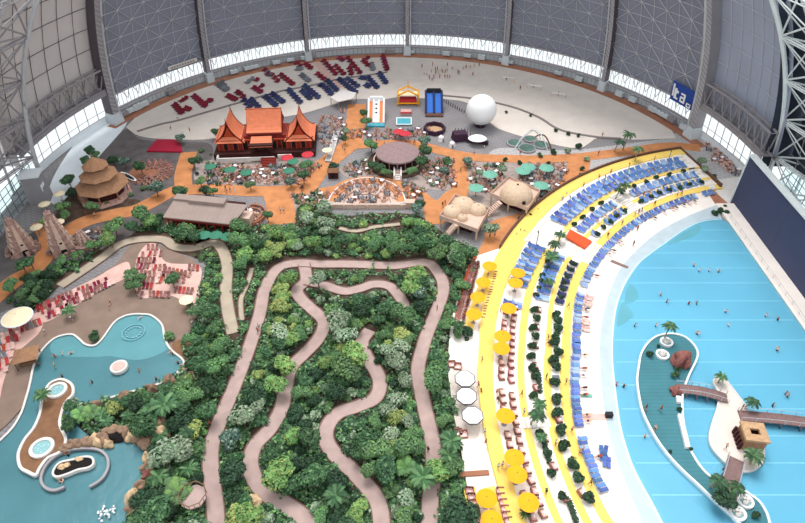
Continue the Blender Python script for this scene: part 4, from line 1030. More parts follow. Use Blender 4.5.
# balloon
c = W(480, 126, 0); o = thing('tethered_balloon', 'huge white tethered balloon beside the far sand deck', 'balloon', c)
mb = MB(); mb.blob((0, 0, 5.9), (5.0, 5.0, 5.0), 4, 0, 0); mb.build('envelope', 'white_canvas', o, smooth=True)
mb = MB(); mb.lathe([(0, .6), (1.8, .6), (1.8, 0)], 12); mb.build('basket', 'purple_dark', o)
mb = MB()
for i in range(8): a_ = i*PI/4; mb.tube([(1.7*math.cos(a_), 1.7*math.sin(a_), .5), (4.2*math.cos(a_), 4.2*math.sin(a_), 3.2)], .06, 4)
mb.build('tether', 'grey_steel', o)
c = W(463, 141, 0); o = thing('stage_canopy', 'dark purple stage structure with trailing ramp under the balloon', 'stage', c)
mb = MB(); mb.box((-1, 1, 1.4), (5, 3.6, 2.4), .2, 0, .85); mb.box((4.5, -1.5, .7), (7, 1.2, .9), -.3); mb.build('drape', 'purple_dark', o)
mb = MB()
for i in range(6): mb.tube([(-3+i, -1, 0), (-2.4+i, 2.8, 3.2)], .12, 4)
mb.build('frame', 'dark_steel', o)
c = W(477, 144, 0); o = thing('oval_canopy', 'white oval canopy just below the big white balloon', 'canopy', c)
MB().lathe([(2.9, 1.9), (3.0, 2.0), (2.2, 2.5), (0, 2.9)], 24, 0, (0, 0, 0), 1.0, .8).build('canopy', 'white_canvas', o); mb = MB(); mb.tube([(0, 0, 0), (0, 0, 2.7)], .12, 6); mb.build('pole', 'grey_steel', o)
for (x, y, l) in ((441, 141, 'left'), (452, 147, 'right')):
    c = W(x, y, 0); o = thing('tipped_tent', 'tiny white tent below the blue slide, the %s one' % l, 'tent', c, random.random(), 'tiny white tents')
    MB().lathe([(1.1, 0), (.9, 1.6), (0, 2.3)], 6).build('canvas', 'white_canvas', o); MB().box((0, -1.0, .6), (.6, .1, 1.1)).build('door_flap', 'grey_fabric', o)
post = MB().tube([(0, 0, 0), (0, 0, .9)], .14, 6).blob((0, 0, 1), (.2, .2, .2), 1, 0, 0).build('bollard', 'black_thing')
for i in range(10):
    o = post if i == 0 else post.copy()
    if i: COL.objects.link(o)
    t = i/9; o.location = W(444+20*t, 102+11*t, .05); tag(o, 'black bollard between blue slide and balloon, %s from the slide' % ordw(i+1), 'bollard', 'black bollards')
# trampolines and hoops
for i, (x, y, r, l) in enumerate(((514.5, 144, 2.6, 'left'), (526.7, 149.5, 2.8, 'front'), (541, 146, 2.6, 'right'), (530, 140, 2.2, 'rear'))):
    o = thing('trampoline', 'round dark trampoline on the grey plaza, the %s one of four' % l, 'trampoline', W(x, y, 0), 0, 'round dark trampolines')
    MB().lathe([(0, .5), (r-.4, .5)], 20).build('jumping_mat', 'leaf_blue', o); MB().lathe([(r-.4, .45), (r-.4, .6), (r, .55), (r, 0)], 20).build('rim', 'grey_steel', o)
def hoop(lab, a, b, h, m, r=.16):
    A, B = W(*a, 0), W(*b, 0); c = (A+B)/2; mb = MB(); n = 16
    pts = [A.lerp(B, i/n)-c+Vector((0, 0, h*math.sin(PI*i/n))) for i in range(n+1)]
    mb.tube(pts, r, 5); o = mb.build('arch_hoop', m, loc=c); tag(o, lab, 'hoop', 'hoops over the trampolines')
hoop('white arched hoop crossing over the left trampolines', (514, 150), (541, 139), 5, 'bright_steel'); hoop('white arched hoop crossing over the right trampolines', (522, 139), (548, 151), 5, 'bright_steel'); hoop('dark arched hoop right of the trampolines', (535, 137), (552, 152), 3, 'kerb_dark', .25)
# mats, tarps, canoe, canopy
o = MB().prism([tuple(W(x, y, .5)[:2]) for x, y in ((146.6, 151), (182.6, 151.5), (179, 139.4), (156.5, 139.4))], .05, .5).build('floor_mat', 'crimson_tarp'); tag(o, 'crimson rectangular mat near the left end of sand deck', 'mat')
c = W(129, 178, 0); o = thing('canoe', 'white canoe lying beside the three-tier pagoda', 'canoe', c, math.radians(-38))
mb = MB(); mb.lathe([(.3, .1), (.75, .35), (.8, .6), (.65, .6), (.5, .3)], 20, 0, (0, 0, 0), 5, 1); mb.build('hull', 'white_paint', o); mb = MB(); mb.lathe([(0, .32), (.62, .45)], 20, 0, (0, 0, 0), 5, 1); mb.build('cockpit', 'black_thing', o)
o = thing('deck_awning', 'flat white awning roof at the edge of the sand deck', 'awning', W(345, 104, 0))
q = [W(x, y, 3)-W(345, 104, 0) for x, y in ((330, 97.5), (338, 102), (353, 98.5), (356.5, 93), (343, 90))]
MB().prism([(p.x, p.y) for p in q], 2.9, 3.1).build('roof', 'off_white', o); mb = MB()
for p in q: mb.tube([(p.x*.95, p.y*.95, 0), (p.x*.95, p.y*.95, 2.9)], .12, 5)
mb.build('post', 'grey_steel', o)
q = [W(x, y, z) for x, y, z in ((570, 229, 1.9), (592, 241, 1.3), (585, 248, 1.3), (566, 236.5, 1.9))]; c = sum(q, Vector())/4
mb = MB(); mb.add([p-c for p in q]+[p-c-Vector((0, 0, .5)) for p in q], [(0, 1, 2, 3), (7, 6, 5, 4), (0, 4, 5, 1), (1, 5, 6, 2), (2, 6, 7, 3), (3, 7, 4, 0)])
o = mb.build('ramp_mat', 'orange_mat', loc=c); tag(o, 'bright orange rectangular mat on the terrace stairs', 'mat')
ribbon('trim_ramp', [(328, 161), (333, 145), (337, 131)], 1.6, 0, .6, 'light_paving', k=3, kerb='off_white')
# arc terrace
c = W(151, 173, 0); mb = MB()
mb.lathe([(0, .12), (6.6, .12), (6.6, 0)], 30); o = mb.build('floor_round_terrace', 'rust_path', loc=c); tag(o, kind='structure')
# lookout
c = W(196, 503, 0); o = thing('lookout_platform', 'small octagonal railed lookout platform at the bottom left of the garden', 'platform', c)
MB().lathe([(0, 2), (2.2, 2), (2.2, 1.7)], 8).build('deck', 'pink_path', o); mb = MB(); mb.lathe([(2.15, 2.9), (2.35, 3.0), (2.15, 3.0)], 8)
for i in range(16): a_ = i*PI/8; mb.tube([(2.15*math.cos(a_), 2.15*math.sin(a_), 1.8), (2.15*math.cos(a_), 2.15*math.sin(a_), 2.95)], .06, 4)
mb.build('railing', 'bark', o); mb = MB()
for i in range(4): a_ = i*PI/2+.4; mb.tube([(1.7*math.cos(a_), 1.7*math.sin(a_), 0), (1.7*math.cos(a_), 1.7*math.sin(a_), 1.8)], .18, 6)
mb.build('post', 'bark', o)
# rocks of the waterfall cave
def rock(px, py, r, m, lab, h=1.0, seed=0, group='boulders round the lagoon', z=.2):
    rnd = random.Random(seed); h = min(h, 1.1); r = r*.8 if px < 112 else r; mb = MB(); mb.blob((0, 0, r*h*.5), (r, r*.8, r*h), 3, 0, .3, seed)
    for i in range(2): a = rnd.random()*6.28; mb.blob((r*.7*math.cos(a), r*.6*math.sin(a), r*.3), (r*.5, r*.5, r*h*.6), 2, 0, .3, seed+i)
    o = mb.build('boulder', m, loc=W(px, py, z), rz=rnd.random()*6); o['category'] = 'rock'
    if lab: tag(o, lab, 'rock', group)
    else: reg(o, {'rock': 'brown rugged boulder', 'rock_red': 'dusky red boulder', 'rock_pale': 'pale tan boulder'}[m], group, 'rock')
for i, (x, y, r, m, h) in enumerate([(66, 450, 1.3, 'rock', 1.2), (74, 447, 1.4, 'rock', 1.4), (82, 445.5, 1.4, 'rock', 1.5), (90, 445, 1.5, 'rock', 1.6), (98, 443, 1.7, 'rock_pale', 2.2), (105, 441, 1.6, 'rock', 2.6), (109, 446, 1.3, 'rock_pale', 2.0), (129, 437, 1.2, 'rock', 2.4), (134, 438, 1.2, 'rock_pale', 2.2), (140, 440, 1.2, 'rock', 2.0),
      (148, 447, 1.3, 'rock', 1), (150, 458, 1.2, 'rock_pale', 1), (147, 470, 1.1, 'rock', 1), (149, 478, 1.2, 'rock_red', 1), (140, 489, 1.2, 'rock', 1), (134, 499, 1.3, 'rock_pale', 1.1), (133, 510, 1.2, 'rock', 1), (163, 437, 1.5, 'rock_pale', 1.5), (170, 383, 1.2, 'rock', 1), (152, 390, 1.1, 'rock', 1), (125, 398, 1.1, 'rock', 1), (98, 406, 1.2, 'rock', 1), (160, 427, 1.4, 'rock', 1.4), (256, 503, 1.2, 'rock_pale', .8)]):
    rock(x, y, r, m, None, h, i)
mb = MB(); mb.blob((0, 0, .2), (2.3, 1.6, 1.2), 3, 0, .12, 3)
for i in range(6): a_ = PI*i/5; mb.blob((2.6*math.cos(a_), .5, 1.5*math.sin(a_)), (.9, .9, .6), 2, 1, .3, i)
o = mb.build('cave_mouth', ['dark_hole', 'rock'], loc=W(119, 436, .3)); tag(o, 'dark cave mouth under the green lagoon bank', 'cave')
rock(679, 363, 2.0, 'rock_red', 'large dusky red boulder on the upper teal island', 1.0, 50, 'red boulders on the teal island', 1.15)
rock(675, 392, 1.1, 'rock_red', 'small dark red boulder at the first footbridge landing', .8, 51, 'red boulders on the teal island', 1.15)
# wall pieces on teal island
for i, (x0, y0, x1, y1, l) in enumerate(((677.5, 398, 678.5, 404, 'short upper'), (679, 416, 687, 449, 'long lower'))):
    A, B = W(x0, y0, 1.15), W(x1, y1, 1.15); mb = MB(); d = B-A; mb.box((0, 0, .35), (d.length, .8, .7), math.atan2(d.y, d.x)); o = mb.build('bench', 'white_paint', loc=(A+B)/2); tag(o, '%s white bench along the inner edge of the teal island' % l, 'bench', 'white island benches')
o = MB().box((0, 0, .5), (1.3, .8, 1.0)).build('crate', 'black_thing', loc=W(608.5, 416.5, .48)); tag(o, 'small dark box at the end of the beach boardwalk', 'box')
def round_planter(px, py, lab):
    o = thing('round_planter', lab, 'planter', W(px, py, 1.15), 0, 'round white planters on the teal island'); r = 1.35
    MB().lathe([(r-.4, 0), (r-.4, .5), (r, .5), (r, 0)], 20).build('rim', 'white_paint', o); MB().lathe([(0, .35), (r-.4, .35)], 16).build('soil_bed', 'shallow_floor', o)
    mb = MB()
    for i in range(3): mb.blob((.5*math.cos(i*2.1), .5*math.sin(i*2.1), .6), (.45, .4, .5), 2, 0, .3, i)
    mb.build('stone', 'off_white', o)
round_planter(666, 343, 'round white planter at the upper tip of the teal island'); round_planter(662, 355.5, 'round white planter left of the large red boulder'); round_planter(737, 514, 'round white planter at the foot of the teal island, lower one'); round_planter(744.5, 502, 'round white planter at the foot of teal island, upper one')
# lamp posts on the yellow walk
for i, (x, y, l) in enumerate(((568, 208, 'second from left'), (603, 187, 'third from left'), (627, 174.5, 'fourth from left'), (668, 161.5, 'rightmost'), (536.5, 244, 'leftmost'))):
    o = thing('lamp_post', 'thin grey lamp post on the upper yellow walk, %s' % l, 'lamp post', W(x, y, 1.4), 0, 'lamp posts on the yellow walk')
    MB().tube([(0, 0, 0), (0, 0, 3.6)], .12, 6).build('pole', 'grey_steel', o); MB().box((0, .3, 3.6), (.3, .8, .15)).build('lamp_head', 'dark_steel', o)
for i, (x, y, h, l) in enumerate(((236, 197, 5, 'tall white pole behind the long grey-roofed hall'), (205, 255, 0, ''))):
    if h: o = thing('flag_pole', l, 'pole', W(x, y, 0)); MB().tube([(0, 0, 0), (0, 0, h)], .13, 6).build('pole', 'white_paint', o); MB().blob((0, 0, h), (.25, .25, .25), 1, 0, 0).build('finial', 'white_paint', o)
# ================================================================ FURNITURE
def lounger_mesh(name, fab, frame='off_white', w=.72, L=1.95, back=.55):
    mb = MB()
    mb.box((0, -.35, .34), (w, L*.62, .1), 0, 0)
    mb.add([(-w/2, L*.31-.35, .30), (w/2, L*.31-.35, .30), (w/2, L*.31+.28, .75), (-w/2, L*.31+.28, .75), (-w/2, L*.31-.35, .40), (w/2, L*.31-.35, .40), (w/2, L*.31+.28, .86), (-w/2, L*.31+.28, .86)], [(3, 2, 1, 0), (4, 5, 6, 7), (0, 1, 5, 4), (1, 2, 6, 5), (2, 3, 7, 6), (3, 0, 4, 7)], 0)
    for x in (-w/2-.03, w/2+.03): mb.box((x, -.1, .28), (.06, L*.9, .07), 0, 1)
    for x in (-w/2, w/2):
        for y in (-L*.42, L*.32): mb.box((x, y, .14), (.07, .07, .28), 0, 1)
    return mb.mesh(name, [fab, frame])
LMESH = {k: lounger_mesh('sun_lounger', k+'_fabric') for k in ('blue', 'sky', 'navy', 'crimson', 'red', 'grey', 'brown', 'pink')}
WIDE = {k: lounger_mesh('sun_lounger', k+'_fabric', 'kerb_dark', 1.5, 2.0) for k in ('navy', 'crimson', 'grey')}
def put(name, me, loc, rz, label, cat, group, s=1):
    o = bpy.data.objects.new(name, me); COL.objects.link(o); o.location = loc; o.rotation_euler.z = rz; o.scale = (s, s, s)
    return tag(o, label, cat, group)
def row_ring(kr, off, a0, a1, pitch, z, kind, look, rowname, group, skip=(), head_out=True, prob=1.0, s=1.0):
    r = R_(kr, (a0+a1)/2); n = int(math.radians(a1-a0)*r/pitch); items = []
    pitch = 2.25 if kr != 'd0' else 2.0 if a0 < 172 else 1.75; n = int(math.radians(a1-a0)*r/pitch)
    for i in range(n+1):
        a = a0+(a1-a0)*i/n; da = math.degrees(.42/r)
        if any(x0-.3 < a < x1+.3 for x0, x1 in skip) or random.random() > prob: continue
        items += [a-da, a+da]
    for j, a in enumerate(items[::-1]):
        rr = R_(kr, a)+off+random.uniform(-.12, .12)
        rz = math.radians(a)-PI/2+random.uniform(-.07, .07)
        if not head_out: rz += PI
        k = kind if isinstance(kind, str) else random.choice(kind)
        if k == 'blue' and random.random() < .22: k = 'sky'
        lk = {'blue': 'blue', 'sky': 'light blue', 'navy': 'navy', 'brown': 'brown', 'pink': 'pale pink'}[k]
        put('sun_lounger', LMESH[k], tp(rr, a, z+.01), rz, '%s lounger %s, %s from the left end' % (lk, rowname, ordw(j+1)), 'lounger', group, s)
ST = (142.6, 150.8)
row_ring('a0', -.2, 106.6, 141.8, 1.38, 1.2, 'blue', '', 'in outermost row right of the stairs', 'blue loungers outer row', s=1.25)
row_ring('a1', -.2, 106.6, 141.8, 1.38, 1.2, 'blue', '', 'in second row right of the stairs', 'blue loungers second row', s=1.25)
row_ring('b1', .3, 106.6, 141.5, 1.45, .9, 'blue', '', 'in middle terrace row right of the stairs', 'blue loungers middle row', [(124.8, 128.4)], s=1.25)
row_ring('c0', .5, 107, 141, 2.1, .75, 'blue', '', 'among lowest terrace bushes', 'blue loungers lowest terrace', [(124.8, 128.4)], prob=.8, s=1.15)
row_ring('a0', -.2, 151.2, 166, 1.5, 1.2, 'blue', '', 'in the outermost row left of the stairs', 'blue loungers outer row left', [(163, 165)], s=1.3)
row_ring('a1', -.2, 151.2, 166, 1.5, 1.2, 'blue', '', 'in the second row left of the stairs', 'blue loungers second row left', [(163, 165)], s=1.3)
row_ring('b1', .1, 151.5, 163, 1.5, .9, 'blue', '', 'in middle terrace row left of the stairs', 'blue loungers middle row left', s=1.2)
row_ring('b0', -.6, 151.5, 163, 1.6, .9, 'blue', '', 'in upper middle row left of the stairs', 'blue loungers upper middle row', s=1.15)
row_ring('c0', .3, 152, 163, 1.7, .75, 'navy', '', 'on the lowest terrace left of the stairs', 'navy loungers lowest terrace', s=1.1)
row_ring('d0', 0, 107, 171.5, 1.22, .4, 'blue', '', 'in the curved beach row', 'blue loungers of the beach row', prob=.95, s=1.0)
row_ring('d0', 0, 172.5, 197, 1.22, .4, 'blue', '', 'in the lower beach row', 'blue loungers of the lower beach row', prob=.92, s=1.0)
row_ring('d0', -1.9, 160, 170, 1.9, .4, 'pink', '', 'beside the upper beach row', 'pink loungers of the beach', prob=.5)
PARP = [W(x, y, 3.9) for x, y in ((518, 272.6), (515.5, 282.5), (508.7, 308), (502.6, 336), (501.7, 348), (505.6, 415.4), (514.5, 457.4), (517, 474), (528.5, 502))]
# double brown seats of the lower terrace: wicker pod with cushions
def pod_mesh():
    mb = MB(); mb.box((0, 0, .25), (1.7, 1.5, .4), 0, 0, .94); mb.box((0, -.1, .5), (1.45, 1.1, .18), 0, 1)
    mb.box((0, .62, .75), (1.6, .2, .8), 0, 0)
    for x in (-.8, .8): mb.box((x, .1, .62), (.16, 1.1, .4), 0, 0)
    mb.box((.3, .38, .66), (.4, .25, .2), 0, 1); mb.box((-.3, .38, .66), (.4, .25, .2), 0, 1)
    mb.box((0, -.35, .61), (.5, .4, .06), 0, 2)
    return mb.mesh('wicker_seat', ['brown_fabric', 'pink_fabric', 'white_paint'])
POD = pod_mesh()
def pods(kr, off, a0, a1, pitch, z, nm, skip=()):
    r = R_(kr, (a0+a1)/2); n = int(math.radians(a1-a0)*r/pitch); L = []
    for i in range(n+1):
        a = a0+(a1-a0)*i/n
        if not any(x0 < a < x1 for x0, x1 in skip): L.append(a)
    L = [a for a in L if all((tp(R_(kr, a)+off, a).xy-q.xy).length > 1.25 for q in PARP)]
    for j, a in enumerate(L): put('wicker_seat', POD, tp(R_(kr, a)+off, a, z), math.radians(a)-PI/2+random.uniform(-.2, .2), 'brown wicker double seat %s, %s from the top' % (nm, ordw(j+1)), 'seat', 'wicker seats on the terraces', .84)
pods('a0', -.2, 166.5, 198, 1.85, 1.2, 'in the outer lower row', [(181, 182)])
pods('a1', -.1, 166.5, 198, 1.85, 1.2, 'in the inner lower row', [(181, 182)])
pods('b0', -.9, 166, 197, 5.6, .9, 'between the planters of the middle terrace')
pods('c0', .2, 176.5, 197, 12, .75, 'on the lowest terrace')
def px_row(p0, p1, n, z, me, name, lab, cat, group, rz=None, s=1, jit=.1):
    if name == 'sun_lounger': name = 'deck_chair'
    A, B = W(*p0, z), W(*p1, z); d = B-A
    for i in range(n):
        p = A.lerp(B, i/max(1, n-1))+Vector((random.uniform(-jit, jit), random.uniform(-jit, jit), 0))
        put(name, me, p, (math.atan2(d.y, d.x)+PI/2 if rz is None else rz)+random.uniform(-.12, .12), lab % ordw(i+1), cat, group, s)
px_row((474, 263), (458, 319), 24, .7, LMESH['brown'], 'sun_lounger', 'brown lounger along the red edge of the umbrella plaza, %s from top', 'lounger', 'brown loungers on umbrella plaza', 0, .95)
px_row((478, 264), (463, 319), 24, .7, LMESH['brown'], 'sun_lounger', 'brown lounger beside the thin yellow strip, left side, %s from top', 'lounger', 'brown loungers on umbrella plaza', PI, .95)
px_row((496, 276), (483, 322), 18, .7, LMESH['brown'], 'sun_lounger', 'brown lounger right of the plaza parasols, %s from top', 'lounger', 'brown loungers on umbrella plaza', 0, 1.0)
px_row((469, 492), (478, 523), 6, .7, POD, 'wicker_seat', 'wicker seat at the lower left terrace corner, %s from top', 'seat', 'wicker seats at lower left corner', 0, .8)
px_row((500, 492), (508, 523), 6, .7, POD, 'wicker_seat', 'wicker seat right of the lowest plaza parasols, %s from top', 'seat', 'wicker seats at lower left corner', 0, .8)
px_row((452, 366), (458, 368), 2, .7, POD, 'wicker_seat', 'wicker seat above the white octagonal parasols, %s from left', 'seat', 'wicker seats by white parasols', 0, .9)
px_row((458, 434), (463, 436), 2, .7, POD, 'wicker_seat', 'wicker seat below the white octagonal parasols, %s from left', 'seat', 'wicker seats by white parasols', 0, .9)
for i, (x, y) in enumerate(((601, 452), (605, 452), (602, 457), (606, 458), (604, 463), (608, 464))): put('sun_lounger', LMESH['blue'], W(x, y, .4), random.uniform(-.4, .4), 'blue lounger in the loose cluster on the sand, %s from top' % ordw(i+1), 'lounger', 'loose blue loungers on the sand')
# ---- far sand deck groups (zoomed measurements turned into frame pixels)
def far(kind, segs, nm):
    k = 0
    for (x0, y0, x1, y1, n) in segs:
        for i in range(n):
            t = i/max(1, n-1) if n > 1 else .5
            if x0 < -1000: x = 100+(x0+2000+(x1-x0)*t)/5.75; y = 60+(y0+(y1-y0)*t)/5.75
            else: x = 240+(x0+(x1-x0)*t)/5.03; y = 50+(y0+(y1-y0)*t)/5.03
            o = put('double_lounger', WIDE[kind], W(x, y, .1), random.choice((-.5, -.4, -.6)), None, 'lounger', None, 1.15)
            reg(o, nm+' double lounger', nm+' loungers on the far sand', 'lounger', x, y)
far('crimson', [(420, 60, 480, 125, 6), (480, 85, 520, 125, 4), (500, 45, 515, 55, 2), (540, 45, 602, 118, 6), (550, 95, 560, 125, 3), (620, 58, 642, 80, 3), (718, 35, 738, 102, 6), (390, 125, 420, 150, 3), (205, 130, 264, 175, 5), (160, 130, 188, 160, 3), (285, 70, 300, 85, 2), (330, 75, 355, 95, 3), (85, 155, 110, 185, 2), (70, 195, 103, 215, 3), (125, 105, 140, 125, 2), (0, 225, 15, 240, 2), (-1570, 262, -1530, 308, 5), (-1508, 283, -1488, 290, 2), (-1528, 238, -1508, 226, 2), (-1460, 212, -1396, 268, 6), (-1378, 240, -1364, 240, 2), (-1262, 212, -1222, 232, 4), (-1215, 185, -1205, 195, 1), (640, 45, 640, 45, 1)], 'crimson')
far('grey', [(290, 100, 305, 100, 2), (310, 130, 345, 158, 4), (40, 165, 60, 150, 2), (660, 75, 668, 100, 3), (140, 118, 150, 130, 2), (-1322, 145, -1276, 178, 4), (-1300, 133, -1272, 172, 3)], 'grey')
far('navy', [(700, 122, 732, 168, 5), (645, 145, 688, 192, 5), (610, 145, 630, 148, 2), (635, 180, 645, 188, 2), (498, 152, 580, 218, 8), (540, 150, 590, 186, 4), (440, 160, 484, 205, 5), (430, 195, 458, 225, 4), (405, 182, 415, 185, 2), (325, 185, 392, 242, 6), (313, 210, 352, 247, 5), (243, 205, 302, 267, 6), (160, 225, 215, 265, 5), (128, 240, 180, 282, 5), (55, 253, 92, 292, 4), (20, 258, 48, 290, 3)], 'dark blue')
# ---- left lagoon loungers
def lz(rows, sc, ox, oy, me, z, look, group, step=3.0, rz=.1, s=.92):
    step *= 1.2
    for (x0, y0, x1, y1) in rows:
        X0, Y0, X1, Y1 = ox+x0/sc, oy+y0/sc, ox+x1/sc, oy+y1/sc; n = max(2, int(math.hypot(X1-X0, Y1-Y0)/step)+1)
        for i in range(n):
            t = i/(n-1); x = X0+(X1-X0)*t; y = Y0+(Y1-Y0)*t
            m_ = random.choice(me); o = put('deck_chair', LMESH[m_], W(x, y, z), rz+random.uniform(-.2, .2), None, 'lounger', None, s)
            reg(o, {'red': 'red lounger', 'pink': 'pale pink lounger', 'brown': 'brown lounger', 'grey': 'grey lounger', 'crimson': 'dark red lounger', 'blue': 'blue lounger'}[m_], group, 'lounger', x, y)
lz([(225, 135, 262, 132), (205, 165, 285, 165), (198, 197, 255, 193), (265, 205, 340, 200), (345, 212, 470, 238), (195, 225, 240, 228), (240, 235, 330, 240), (335, 236, 440, 245), (212, 270, 320, 268), (212, 298, 270, 300), (400, 318, 482, 325), (265, 340, 360, 345), (470, 200, 512, 205), (255, 95, 300, 95), (290, 125, 320, 130), (410, 262, 440, 268), (205, 325, 220, 345)], 5.23, 100, 230, ['red', 'brown', 'brown', 'brown', 'brown', 'crimson', 'pink'], .36, '', 'loungers on the left pink terrace')
lz([(200, 155, 330, 95), (330, 95, 460, 45), (225, 165, 340, 115), (345, 112, 480, 55), (245, 180, 345, 132), (350, 130, 470, 85), (480, 40, 580, 0), (500, 60, 590, 15), (260, 190, 330, 160)], 5.23, 0, 280, ['brown', 'red', 'brown', 'pink', 'crimson'], .36, '', 'loungers on the curved left terrace', 3.2, .5)
lz([(110, 245, 180, 200), (120, 262, 210, 225), (60, 275, 110, 260), (20, 300, 100, 290), (0, 330, 90, 310), (0, 370, 70, 350), (0, 400, 55, 395), (0, 430, 40, 430), (0, 460, 30, 470)], 5.23, 0, 280, ['pink', 'red', 'brown', 'grey'], .36, '', 'loungers under the cream parasol', 3.4, .6)
lz([(735, 440, 750, 455), (755, 455, 775, 470), (765, 480, 785, 490)], 4.025, 0, 260, ['pink', 'pink'], .38, '', 'pale loungers beside the slide', 3.0, .4)
# ---- picnic / cafe tables
def table_mesh(name, c1, c2):
    mb = MB(); mb.box((0, 0, .72), (1.2, .9, .08), 0, 0); mb.box((0, 0, .36), (.12, .12, .7), 0, 0)
    for sx, sy in ((1, 0), (-1, 0), (0, 1), (0, -1)):
        mb.box((sx*.95, sy*.85, .42), (.45, .45, .08), 0, 1); mb.box((sx*1.15, sy*1.03, .65), (.1 if sx else .45, .1 if sy else .45, .5), 0, 1); mb.box((sx*.95, sy*.85, .2), (.3, .3, .4), 0, 1)
    return mb.mesh(name, [c1, c2])
TB = {'white': table_mesh('cafe_table', 'white_paint', 'brown_fabric'), 'brown': table_mesh('cafe_table', 'wood_deck_brown', 'pink_fabric'), 'grey': table_mesh('cafe_table', 'grey_fabric', 'grey_fabric')}
def inpoly(x, y, P):
    c = False; n = len(P)
    for i in range(n):
        x1, y1 = P[i]; x2, y2 = P[(i+1) % n]
        if (y1 > y) != (y2 > y) and x < (x2-x1)*(y-y1)/(y2-y1)+x1: c = not c
    return c
USED = []
def scatter(P, n, dist, pad=None):
    out = []; tries = 0; xs = [p[0] for p in P]; ys = [p[1] for p in P]
    while len(out) < n and tries < n*60:
        tries += 1; x = random.uniform(min(xs), max(xs)); y = random.uniform(min(ys), max(ys))
        if not inpoly(x, y, P): continue
        w = W(x, y, 0)
        if any((w-q).length < dist for q in out) or any((w-q).length < r for q, r in USED): continue
        out.append(w)
    return out
for c_, r_ in (((397.5, 163), 9.5), ((516, 197), 6), ((464, 212), 7), ((333.5, 177), 2.6)): USED.append((W(*c_, 0), r_))
for P, n, nm in (([(342, 168), (368, 161), (380, 172), (350, 178)], 16, 'cafe tables left of the round pavilion'), ([(424, 160), (452, 160), (455, 186), (438, 190), (424, 178)], 32, 'cafe tables right of the round pavilion'),
                 ([(466, 166), (500, 164), (505, 178), (488, 196), (472, 190)], 22, 'cafe tables behind the clay domes'), ([(524, 165), (565, 165), (566, 174), (552, 196), (542, 200), (538, 190), (518, 178)], 44, 'cafe tables right of the large dome'),
                 ([(205, 168), (320, 166), (300, 184), (205, 184)], 60, 'cafe tables before the temple house'), ([(293, 196), (328, 194), (330, 206), (300, 208)], 20, 'cafe tables by the garden edge'),
                 ([(336, 196), (345, 186), (368, 180), (395, 186), (400, 198), (398, 204), (338, 205)], 46, 'cafe tables on the amphitheatre tiers'), ([(704, 146), (714, 144), (740, 170), (735, 176), (712, 160)], 26, 'cafe tables by the right window wall'),
                 ([(80, 236), (104, 228), (112, 240), (92, 254)], 8, 'cafe tables by the ruins'), ([(240, 204), (262, 206), (262, 226), (246, 228)], 8, 'cafe tables round the red bar'), ([(350, 132), (430, 128), (432, 138), (352, 140)], 26, 'cafe tables below the slides'), ([(405, 182), (425, 190), (420, 205), (402, 206)], 14, 'cafe tables right of amphitheatre'), ([(317, 120), (343, 112), (346, 140), (338, 138), (330, 150), (318, 150)], 26, 'tables between temple house and ramp')):
    for w_ in scatter(P, n, 1.9):
        k = random.choice(('white', 'brown', 'grey', 'brown', 'brown')); z = 0
        if 'amphi' in nm and 'tiers' in nm:
            dx = w_.x-W(367, 207, 0).x; dy = (w_.y-W(367, 207, 0).y)/1.22; rr = math.hypot(dx, dy); z = .4+.3*max(0, min(3, int((rr-2.6)/2)))
            if rr > 10: continue
        else: z = .05
        o = put('cafe_table', TB[k], (w_.x, w_.y, z), random.random()*3, None, 'table', None, 1.0)
        reg(o, {'white': 'white cafe table with brown chairs', 'brown': 'brown cafe table with pink chairs', 'grey': 'grey cafe table with grey chairs'}[k], nm, 'table')
# seats of the round terrace
for j, r in enumerate((3.2, 4.6, 6.0)):
    n = int(2*PI*r/1.6*.75)
    for i in range(n):
        a_ = math.radians(-110)+i/n*PI*1.5; c = W(151, 173, 0); put('deck_chair', LMESH['brown'], (c.x+r*math.cos(a_), c.y+r*math.sin(a_), .12), a_-PI/2, 'brown lounger in %s circle of the round terrace, %s from its start' % (('inner', 'middle', 'outer')[j], ordw(i+1)), 'lounger', 'brown loungers of the round terrace')
# ================================================================ PARASOLS
def parasol(name, canvas, r, n, h=2.5, ch=.55, edge=None):
    o = thing(name, '', 'parasol')
    mb = MB(); mb.lathe([(r*.97, h-.12), (r, h), (r*.5, h+ch*.6), (.08, h+ch)], n)
    c = mb.build('canopy', canvas, o)
    if edge:
        mb = MB(); mb.lathe([(r-.12, h-.16), (r+.05, h-.16), (r+.05, h+.04), (r-.12, h+.07)], n); mb.build('edge_trim', edge, c)
    mb = MB()
    for i in range(n if n <= 8 else 8):
        a = 2*PI*i/(n if n <= 8 else 8); mb.tube([(0, 0, h+ch*.55), (r*.9*math.cos(a), r*.9*math.sin(a), h-.1)], .03, 4)
    mb.build('ribs', 'grey_steel', o)
    MB().tube([(0, 0, 0), (0, 0, h+ch+.15)], .06, 6).build('pole', 'bark', o)
    MB().lathe([(0, .12), (.45, .12), (.5, 0)], 10).build('base', 'grey_steel', o)
    return o
first = {}
PY = parasol('yellow_parasol', 'yellow_canvas', 1.65, 16)
